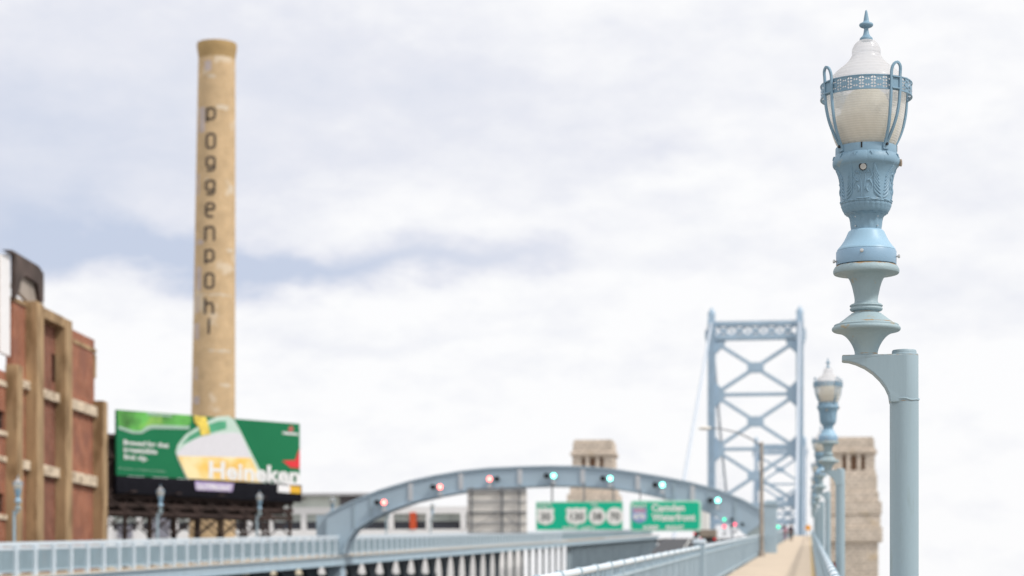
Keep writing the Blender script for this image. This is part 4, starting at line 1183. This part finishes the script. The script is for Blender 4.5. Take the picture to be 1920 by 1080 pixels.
# ------------------------------------------------------------------ ruined brick warehouse
FA = ray(0, 985, 128); FBp = ray(200, 985, 155)
fd = Vector((FBp.x - FA.x, FBp.y - FA.y, 0)); fd.normalize(); fn = Vector((fd.y, -fd.x, 0))   # fn faces the bridge
wh = empty('brick_warehouse', (FA.x, FA.y, -15), atan2(fd.y, fd.x)); tag(wh, 'ruined red brick warehouse with tan concrete frame at the left edge', 'building')
def fac(px, py, w=0.0):
    """photograph pixel -> (u, z) on the facade plane pushed w metres towards the bridge"""
    k = (px - 960) / FPX; dx, dy = k * CS - SN, k * SN + CS
    o = Vector((FA.x, FA.y, 0)) + fn * w
    # depth d with  d*(dx,dy) = o + u*fd
    det = dx * (-fd.y) + fd.x * dy
    d = (o.x * (-fd.y) + fd.x * o.y) / det
    u = (d * dx - o.x) * fd.x + (d * dy - o.y) * fd.y
    return (u, (HOR - py) / FPX * d + 15)
FW = lambda a, z, w: (a, -w, z)
REC = -.78
def wpoly(pts, wpl, w0, w1, name, m, parent=None):
    b = MB(); b.prism([fac(x, y, wpl) for x, y in pts], FW, w0, w1); return b.build(name, m, parent or wh)
def col(px0, px1, ytop, name='pilaster', m=None):
    u0, zt0 = fac(px0, ytop); u1, _ = fac(px1, ytop)
    b = MB(); b.box(u0, u1, 0, -REC + .02, 0, zt0)
    return b.build(name, m or M_conc, wh, bevel=.04)
# masonry behind the frame, with real window openings cut by splitting the wall
def wall_rects(u0, u1, z0, z1, holes, th=(REC, REC - .45)):
    b = MB(); zs = sorted(set([z0, z1] + [h[2] for h in holes] + [h[3] for h in holes])); us = sorted(set([u0, u1] + [h[0] for h in holes] + [h[1] for h in holes]))
    for a, c in zip(us, us[1:]):
        for d, e_ in zip(zs, zs[1:]):
            if any(h[0] <= (a + c) / 2 <= h[1] and h[2] <= (d + e_) / 2 <= h[3] for h in holes): continue
            b.box(a, c, -th[0], -th[1], d, e_)
    bm = b
    return bm
def uz(px, py): return fac(px, py, REC)
holes = []
w_a = uz(-6, 768); w_b = uz(9, 806); holes.append((w_a[0], w_b[0], w_b[1], w_a[1]))
w_c = uz(-6, 924); w_d = uz(8, 962); holes.append((w_c[0], w_d[0], w_d[1], w_c[1]))
L0 = uz(-60, 700)[0]; L1 = uz(24, 700)
b = wall_rects(L0, L1[0], 0, uz(10, 697)[1], holes); b.build('left_wall', M_brick, wh)
b = wall_rects(L1[0] + .002, uz(70, 600)[0], 0, uz(40, 566)[1], []); b.build('middle_wall', M_brick, wh)
hw_ = [(uz(97, 700)[0], uz(104, 700)[0], uz(100, 716)[1], uz(100, 664)[1])]
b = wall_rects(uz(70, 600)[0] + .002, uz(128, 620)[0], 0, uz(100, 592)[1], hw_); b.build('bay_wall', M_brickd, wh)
b = wall_rects(uz(128, 620)[0] + .002, uz(177, 640)[0], 0, uz(157, 628)[1], []); b.build('gable_wall', M_brick, wh)
b = MB(); b.box(uz(177, 640)[0] + .002, uz(196, 800)[0], -REC, -REC + .45, 0, uz(185, 772)[1]); b.build('end_wall', M_brick, wh)
# window backs and sills
for (a, c, d, e_), lab in zip(holes + hw_, (1, 1, 0)):
    b = MB(); b.box(a - .1, c + .1, -REC + .3, -REC + .36, d - .1, e_ + .1); wn_ = b.build('window', M_glassd, wh)
    if lab:
        b = MB(); b.box(a - .2, c + .25, -REC - .14, -REC + .1, d - .42, d - .12); b.build('sill', M_concl, wn_)
        b = MB(); b.box(c - .06, c + .0, -REC + .2, -REC + .28, d, e_); b.box(a, c, -REC + .2, -REC + .28, (d + e_) / 2 - .04, (d + e_) / 2 + .04); b.build('frame', M_concd, wn_)
# body of the building behind
b = MB(); b.box(L0, uz(176, 700)[0], -REC + .46, 14, 0, uz(100, 600)[1]); b.v = []; b.f = []; b.sm = []
ul, ur = L0, uz(195, 700)[0]
zt_ = uz(150, 640)[1] - 1.0
b.box(ul, ul + .4, -REC + .46, 14, 0, zt_ - 5); b.box(ur - .4, ur, -REC + .46, 14, 0, uz(185, 772)[1] - .1); b.box(ul, ur, 14.002, 14.4, 0, zt_ - 4); b.box(ul + .41, ur - .41, -REC + .46, 13.9, zt_ - 8, zt_ - 7.7)
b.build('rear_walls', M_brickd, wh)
# concrete frame
col(33, 43.5, 683); col(69.5, 82.5, 564); col(124, 136, 597); col(193.5, 202, 751)
def beam_w(px0, px1, ytop, ybot, pxr, m=M_concl, proj=.36, name='spandrel_beam'):
    u0 = fac(px0, ytop)[0]; u1 = fac(px1, ytop)[0]; z1 = fac(pxr, ytop)[1]; z0 = fac(pxr, ybot)[1]
    b = MB(); b.box(u0, u1, -REC - proj, -REC + .1, z0, z1); return b.build(name, m, wh, bevel=.05)
beam_w(82.6, 123.9, 730, 748, 100); beam_w(136.1, 193.4, 751, 771, 160); beam_w(43.6, 69.4, 712, 728, 58); 
beam_w(82.6, 123.9, 872, 892, 100); beam_w(136.1, 193.4, 886, 907, 160); beam_w(43.6, 69.4, 862, 880, 58)
b = MB(); u0 = L0; u1 = uz(23, 720)[0]
for ya, yb in ((716, 726), (857, 867)): b.box(u0, u1, -REC - .1, -REC + .05, uz(10, yb)[1], uz(10, ya)[1])
b.build('string_course', M_concl, wh)
b = MB(); u0 = uz(137, 650)[0]; u1 = uz(179, 650)[0]
b.box(u0, u1, -REC - .08, -REC + .05, uz(157, 652)[1], uz(157, 645)[1]); b.box(uz(175, 700)[0], uz(179, 700)[0], -REC - .06, -REC + .3, uz(157, 700)[1], uz(157, 655)[1])
b.build('brick_cornice', M_conc, wh)
b = MB(); b.box(uz(22.5, 600)[0], uz(69, 600)[0], -REC - .1, -REC + .4, uz(40, 572)[1], uz(40, 564)[1]); b.build('coping', M_conc, wh)
beam_w(82.6, 123.9, 583, 603, 100, M_conc, .7, 'lintel')
# broken top bay: charred slab, pale inner face and white flue panel
wpoly([(4, 468), (16, 469), (66, 499), (75.5, 513), (75.5, 568), (70, 566), (64, 532), (42, 517), (33, 524), (30, 542), (22, 562), (21, 478)], REC, REC - .04, REC + .25, 'charred_slab', M_concd)
wpoly([(27, 538), (31, 516), (37, 510), (66, 526), (73, 568), (59, 571)], REC, REC - .3, REC - .045, 'inner_face', mat('grey_plaster', (.36, .31, .27), .9, var=.2, scale=.6))
wpoly([(2, 476), (20, 476), (20.5, 668), (2, 660)], REC, REC - .28, REC - .05, 'white_panel', M_white)
wpoly([(-60, 440), (1.5, 474), (1.5, 660), (-60, 640)], REC, REC - .5, REC - .2, 'cream_wall', M_concl)

# ------------------------------------------------------------------ white building beyond the far walkway
WY = 305.0
wb0 = on_y(195, 985, WY); wb1 = on_y(885, 985, WY)
wb = empty('white_building', (wb0.x, WY, -15)); tag(wb, 'long low white building with dark ribbon windows behind the arch and billboard', 'building')
kw = (wb1.x - wb0.x) / 690
def wx(px): return (px - 195) * kw
def wz(px, py):
    return on_y(px, py, WY).z + 15
zf = wz(600, 945); zf2 = wz(600, 964); zr = wz(600, 993); 
b = MB()
b.box(wx(195), wx(930), 0, 30, zf2, wz(600, 951)); b.box(wx(195), wx(930), 0, 30, 0, zr)
b.build('wall', M_white, wb)
for px in (205, 262, 330, 360, 420, 470, 510, 573, 655, 735, 805, 868, 925):
    b = MB(); b.box(wx(px) - .35, wx(px) + .45, -.05, .5, zr + .002, zf2 - .002); b.build('pier', M_white, wb)
b = MB(); b.box(wx(195) + .1, wx(930) - .1, .55, .6, zr + .002, zr + (zf2 - zr) * .52); b.build('window', M_glassd, wb)
b = MB(); b.box(wx(195) + .1, wx(930) - .1, .55, .6, zr + (zf2 - zr) * .522, zf2 - .002); b.build('window', M_glassl, wb)
b = MB(); b.box(wx(771), wx(782), -.12, .5, zr, zf2 + .2); b.build('orange_pier', mat('orange_red_cladding', (.62, .09, .03), .6), wb)
b = MB(); b.box(wx(520), wx(700), -1.2, 20, wz(600, 930), wz(600, 925)); b.build('roof_slab', mat('roof_grey', (.45, .45, .47), .8), wb)
b = MB(); b.box(wx(525), wx(640), .3, 18, wz(600, 950.8), wz(600, 930.2)); b.build('clerestory', mat('clerestory_glass', (.60, .64, .60), .2, var=.15, scale=.3), wb)
b = MB(); b.box(wx(641), wx(700), .1, 18, wz(600, 950.8), wz(600, 930.2)); b.build('plant_room', mat('plant_room_grey', (.13, .12, .13), .7), wb)
DM = mat('grey_door', (.25, .25, .30), .7)
b = MB(); b.box(wx(290), wx(320), -.3, 2, wz(600, 1008), wz(600, 962)); b.build('loading_door', DM, wb)
b = MB(); b.box(wx(222), wx(250), -.3, 2, wz(600, 1008), wz(600, 985)); b.build('loading_door', DM, wb)
# grey slab of low buildings under the deck line and cream yard wall
yw = empty('yard_wall', (-70, 110, -15)); tag(yw, 'low cream masonry wall seen in slivers between the dark viaduct columns', 'wall')
b = MB(); b.box(0, 1, 0, 170, 0, 18.6)
for i in range(18): b.box(.98, 1.25, 4 + i * 9.4, 5 + i * 9.4, 0, 18.9)
b.build('masonry', mat('cream_masonry', (.62, .55, .42), .9, var=.15, scale=.3), yw)
b = MB(); b.box(-.15, 1.3, -.1, 170.1, 18.902, 19.15); b.build('coping', M_concl, yw)

# ------------------------------------------------------------------ people on the walkway
def skinned(name, verts, edges, radii, m, parent, root=0, sub=2):
    me = bpy.data.meshes.new(name); me.from_pydata(verts, edges, []); me.materials.append(m)
    o = bpy.data.objects.new(name, me); COL.objects.link(o); o.parent = parent
    md = o.modifiers.new('skin', 'SKIN'); md.use_smooth_shade = True
    sv = me.skin_vertices[0].data
    for i, r_ in enumerate(radii): sv[i].radius = (r_, r_) if not isinstance(r_, tuple) else r_
    sv[root].use_root = True
    s = o.modifiers.new('sub', 'SUBSURF'); s.levels = sub; s.render_levels = sub
    return o
def person(loc, rz, top, legs, skin, hair, label, h=1.0, stride=.20, longhair=False):
    root = empty('person', loc, rz); tag(root, label, 'person', 'pedestrians on the walkway')
    v = [(0, 0, .95), (0, 0, 1.15), (0, .0, 1.38), (0, 0, 1.50), (0, .01, 1.60), (0, .015, 1.70)]
    e = [(0, 1), (1, 2), (2, 3), (3, 4), (4, 5)]; r_ = [.13, .125, .14, .055, .085, .075]
    def chain(pts, rad, frm):
        p = frm
        for q, a in zip(pts, rad):
            v.append(q); r_.append(a); e.append((p, len(v) - 1)); p = len(v) - 1
        return p
    hips = []
    for s in (-1, 1):
        f = stride * s
        chain([(s * .09, 0, .88), (s * .10, f * .45 + .03, .48), (s * .10, f - .03, .09), (s * .10, f + .12, .045)], [.085, .058, .04, .035], 0)
        w = chain([(s * .18, 0, 1.40), (s * .22, -f * .35, 1.13), (s * .22, -f * .8 + .06, .90), (s * .22, -f * .9 + .08, .83)], [.055, .043, .03, .028], 2)
        base = Vector(v[w])
        for k in range(5):   # fingers and thumb
            off = Vector((s * .004, (k - 1.5) * .016, 0)) if k < 4 else Vector((0, .03, .02))
            tip = off + Vector((0, 0, -.055 - .012 * (2 - abs(k - 1.5)))) if k < 4 else Vector((0, .055, -.02))
            chain([tuple(base + off * .9 + Vector((0, 0, -.02))), tuple(base + tip)], [.010, .008], w)
    skinned('body', v, e, r_, skin, root)
    # jacket, trousers, hair as clothing parts
    V = [(0, 0, .92), (0, 0, 1.15), (0, 0, 1.38), (0, 0, 1.46)]; E = [(0, 1), (1, 2), (2, 3)]; R_ = [.155, .145, .16, .08]
    for s in (-1, 1):
        f = stride * s; i = len(V)
        V += [(s * .19, 0, 1.41), (s * .23, -f * .35, 1.13), (s * .225, -f * .8 + .05, .93)]; E += [(2, i), (i, i + 1), (i + 1, i + 2)]; R_ += [.072, .06, .05]
    skinned('jacket', V, E, R_, top, root)
    V = [(0, 0, .96)]; E = []; R_ = [.15]
    for s in (-1, 1):
        f = stride * s; i = len(V)
        V += [(s * .09, 0, .86), (s * .10, f * .45 + .03, .48), (s * .10, f - .03, .12)]; E += [(0, i), (i, i + 1), (i + 1, i + 2)]; R_ += [.105, .075, .058]
    skinned('trousers', V, E, R_, legs, root)
    for s in (-1, 1):
        f = stride * s
        b = MB(); b.tube([(s * .10, f - .10, .05), (s * .10, f - .04, .06), (s * .10, f + .08, .045), (s * .10, f + .17, .03)], [.03, .05, .045, .025], 10); b.build('shoe', M_blk, root)
    V = [(0, -.02, 1.74), (0, -.055, 1.66)] + ([(0, -.09, 1.50)] if longhair else [(0, -.06, 1.60)]); skinned('hair', V, [(0, 1), (1, 2)], [.085, .085, .06 if longhair else .04], hair, root)
    b = MB()
    b.tube([(0, .085, 1.645), (0, .112, 1.625)], [.008, .014], 8)
    b.build('nose', skin, root)
    b = MB()
    for s in (-1, 1): b.tube([(s * .03, .084, 1.655), (s * .03, .092, 1.655)], .009, 8)
    b.build('eyes', M_blk, root)
    b = MB(); b.tube([(-.025, .088, 1.59), (0, .094, 1.588), (.025, .088, 1.59)], .005, 6); b.build('mouth', mat('lips', (.4, .14, .12), .6), root)
    b = MB()
    for s in (-1, 1): b.tube([(s * .083, .005, 1.63), (s * .088, .0, 1.645), (s * .083, -.005, 1.665)], .012, 8)
    b.build('ears', skin, root)
    root.scale = (h, h, h)
    return root
M_skin = mat('skin', (.45, .27, .19), .5); M_hair = mat('dark_hair', (.03, .02, .015), .6)
p1 = on_y(1483, 1010, 210); person((p1.x, 210, zd(210) - 1.598), 0, mat('navy_coat', (.03, .03, .06), .8), mat('black_trousers', (.02, .02, .03), .8), M_skin, M_hair, 'person in dark navy clothes walking away, on the right of the pair', 1.0, .22)
p2 = on_y(1472, 1010, 216); person((p2.x, 216, zd(216) - 1.598), 0, mat('pink_top', (.50, .28, .36), .8), mat('plum_trousers', (.24, .14, .22), .8), M_skin, mat('brown_hair', (.10, .05, .03), .6), 'person in a pink top walking beside the one in navy on the walkway', .95, .2, True)

# ------------------------------------------------------------------ vehicles on the road
M_tyre = mat('tyre_black', (.02, .02, .02), .9)
def wheels(root, xs, ys, r_=.33, w=.22):
    for x in xs:
        for y in ys:
            b = MB(); b.tube([(x - w / 2, y, r_), (x - w / 2 + .02, y, r_), (x + w / 2 - .02, y, r_), (x + w / 2, y, r_)], [r_ * .93, r_, r_, r_ * .93], 20); wh_ = b.build('wheel', M_tyre, root)
            b = MB(); b.tube([(x - w / 2 - .005, y, r_), (x + w / 2 + .005, y, r_)], r_ * .6, 14); b.build('rim', M_steel, wh_)
def car(loc, paint, label, group='cars on the roadway'):
    root = empty('car', loc); tag(root, label, 'car', group)
    lower = [(-2.2, .3), (-2.25, .55), (-2.2, .85), (-1.9, .95), (.9, .93), (1.9, .82), (2.2, .66), (2.25, .4), (2.15, .28)]
    b = MB(); b.prism(lower, lambda a, z, w: (w, a, z), -.88, .88); body = b.build('body', paint, root, bevel=.08)
    cab = [(-1.95, .93), (-1.45, 1.42), (.1, 1.46), (1.05, .92)]
    b = MB(); vs = []
    for w_, k in ((-.80, 0), (.80, 0)):
        vs += [(w_ * (1 if z < 1 else .82), a, z) for a, z in cab]
    b.add(vs, [(0, 1, 2, 3), (7, 6, 5, 4), (0, 4, 5, 1), (1, 5, 6, 2), (2, 6, 7, 3)]); b.build('window', M_glassd, root, bevel=.03)
    b = MB(); b.box(-.66, .66, -1.4, .1, 1.44, 1.49); b.build('roof', paint, root, bevel=.02)
    wheels(root, (-.8, .8), (-1.35, 1.4))
    for s in (-1, 1):
        b = MB(); b.box(s * .72 - .13, s * .72 + .13, -2.27, -2.2, .66, .8); b.build('tail_light', mat('tail_light_red', (.6, .02, .02), .3, emis=(1, .04, .05, 2.5)), root)
        b = MB(); b.box(s * .66 - .16, s * .66 + .16, 2.17, 2.24, .58, .7); b.build('headlight', M_white, root)
    b = MB(); b.box(-.26, .26, -2.265, -2.235, .5, .62); b.build('number_plate', M_white, root)
    return root
def on_road(px, Y, ): 
    p = on_y(px, 985, Y); return (p.x, Y, road_z(Y) + .01)
M_cw = mat('white_car_paint', (.78, .78, .78), .25, var=.01); M_cd = mat('dark_blue_car_paint', (.04, .055, .09), .25, var=.02); M_cs = mat('tan_van_paint', (.34, .28, .21), .35, var=.03)
car(on_road(1391, 285), M_cw, 'white car on the roadway just beyond the right end of the arch')
car(on_road(1418, 330), mat('silver_car_paint', (.5, .5, .52), .25), 'silver car on the roadway ahead of the white car near the pylon')
car(on_road(1352, 262), M_cd, 'dark blue car on the roadway below the right end of the arch')
def box_truck(loc, paint, boxm, label, W_=2.3, L=6.5, H=3.9, name='box_truck', cat='truck'):
    root = empty(name, loc); tag(root, label, cat)
    b = MB(); b.box(-W_ / 2, W_ / 2, -L / 2, L / 2 - 1.9, .95, H); b.build('cargo_box', boxm, root, bevel=.06)
    ch_ = min(2.5, H - .25)
    b = MB(); b.prism([(L / 2 - 1.85, .55), (L / 2 - 1.85, ch_), (L / 2 - .9, ch_), (L / 2 - .35, 1.5), (L / 2 + .25, 1.35), (L / 2 + .3, .55)], lambda a, z, w: (w, a, z), -W_ / 2 + .1, W_ / 2 - .1); cb_ = b.build('cab', paint, root, bevel=.05)
    b = MB(); b.prism([(L / 2 - .86, ch_ - .1), (L / 2 - .33, 1.55), (L / 2 - .30, 1.58), (L / 2 - .83, ch_ - .07)], lambda a, z, w: (w, a, z), -W_ / 2 + .2, W_ / 2 - .2); b.build('windscreen', M_glassd, cb_)
    b = MB(); b.box(-W_ / 2 + .1, W_ / 2 - .1, -L / 2 - .1, L / 2 - 1.9, .5, .93); b.build('chassis', M_blk, root)
    wheels(root, (-W_ / 2 + .2, W_ / 2 - .2), (-L / 2 + 1.2, L / 2 - .9), .48, .28)
    for s in (-1, 1):
        b = MB(); b.box(s * (W_ / 2 - .2) - .12, s * (W_ / 2 - .2) + .12, -L / 2 - .14, -L / 2 - .102, .62, .82); b.build('tail_light', mat('brake_light_red', (.6, .02, .02), .3, emis=(1, .04, .06, 1.3)), root)
    b = MB(); b.box(-W_ / 2 + .08, -.01, -L / 2 - .03, -L / 2 - .002, 1.05, H - .1); b.box(.01, W_ / 2 - .08, -L / 2 - .03, -L / 2 - .002, 1.05, H - .1); b.build('rear_door', boxm, root)
    return root
box_truck(on_road(1316, 305), M_cw, mat('white_truck_box', (.82, .81, .78), .4, var=.02), 'white box truck with a red tail light beyond the right green sign', W_=2.2, H=4.7)
box_truck(on_road(1329, 290), M_cs, mat('tan_truck_box', (.30, .25, .20), .5, var=.15), 'low tan truck with a dark top under the right green sign', H=2.05, L=5.5)

# small signals low on the arch and one on a post beside the walkway
G2 = 'small lane signals low on the arch foot'
for px, py, mm, lb in ((1358, 974, M_greenf, 'small green signal near the right foot of the arch, above a red one'), (1358, 987, M_redf, 'small red signal directly below the small green one'), (1378, 983, M_redf, 'small red signal just left above the white car')):
    s_ = signal(px, py, mm, 1, lb, G2, YA, .62)
    b = MB(); b.beam((0, .2, 0), (0, 1.3, .2), .08, .08); b.build('stem', M_gantry, s_)
s_ = signal(1459, 988, M_greenf, 1, 'small green signal on a post between the pylon and the pedestrians', None, 207, .75)
b = MB(); b.tube([(0, .12, -1.75), (0, .12, -.05)], .05, 8); b.build('post', M_gantry, s_)

# orange warning sign at the end of the right railing
p = on_x(1509, 990, -.02)
ws = empty('warning_sign', (-.15, 214, zd(214) - 1.6)); tag(ws, 'small orange diamond sign at the far end of the right railing', 'sign')
b = MB(); b.tube([(0, 0, 0), (0, 0, 1.7)], .03, 8); b.build('post', M_gantry, ws)
b = MB(); b.prism([(-.36, 1.35), (0, .99), (.36, 1.35), (0, 1.71)], lambda a, z, w: (a, w, z), -.06, -.04); b.build('panel', mat('warning_orange', (.85, .36, .02), .5), ws)
# red hydrant cabinet glimpsed behind the second post
p = on_x(1566, 1052, .75)
hc = empty('red_cabinet', (.72, p.y, zd(p.y) - 1.9)); tag(hc, 'small red cabinet glimpsed between the right railing and the second lamp post', 'cabinet')
b = MB(); b.box(-.12, .12, -.15, .15, 0, .75); b.build('case', mat('cabinet_red', (.45, .06, .05), .6), hc, bevel=.02)
b = MB(); b.box(-.14, .14, -.17, .17, .752, .80); b.build('lid', mat('cabinet_dark', (.12, .05, .05), .6), hc)
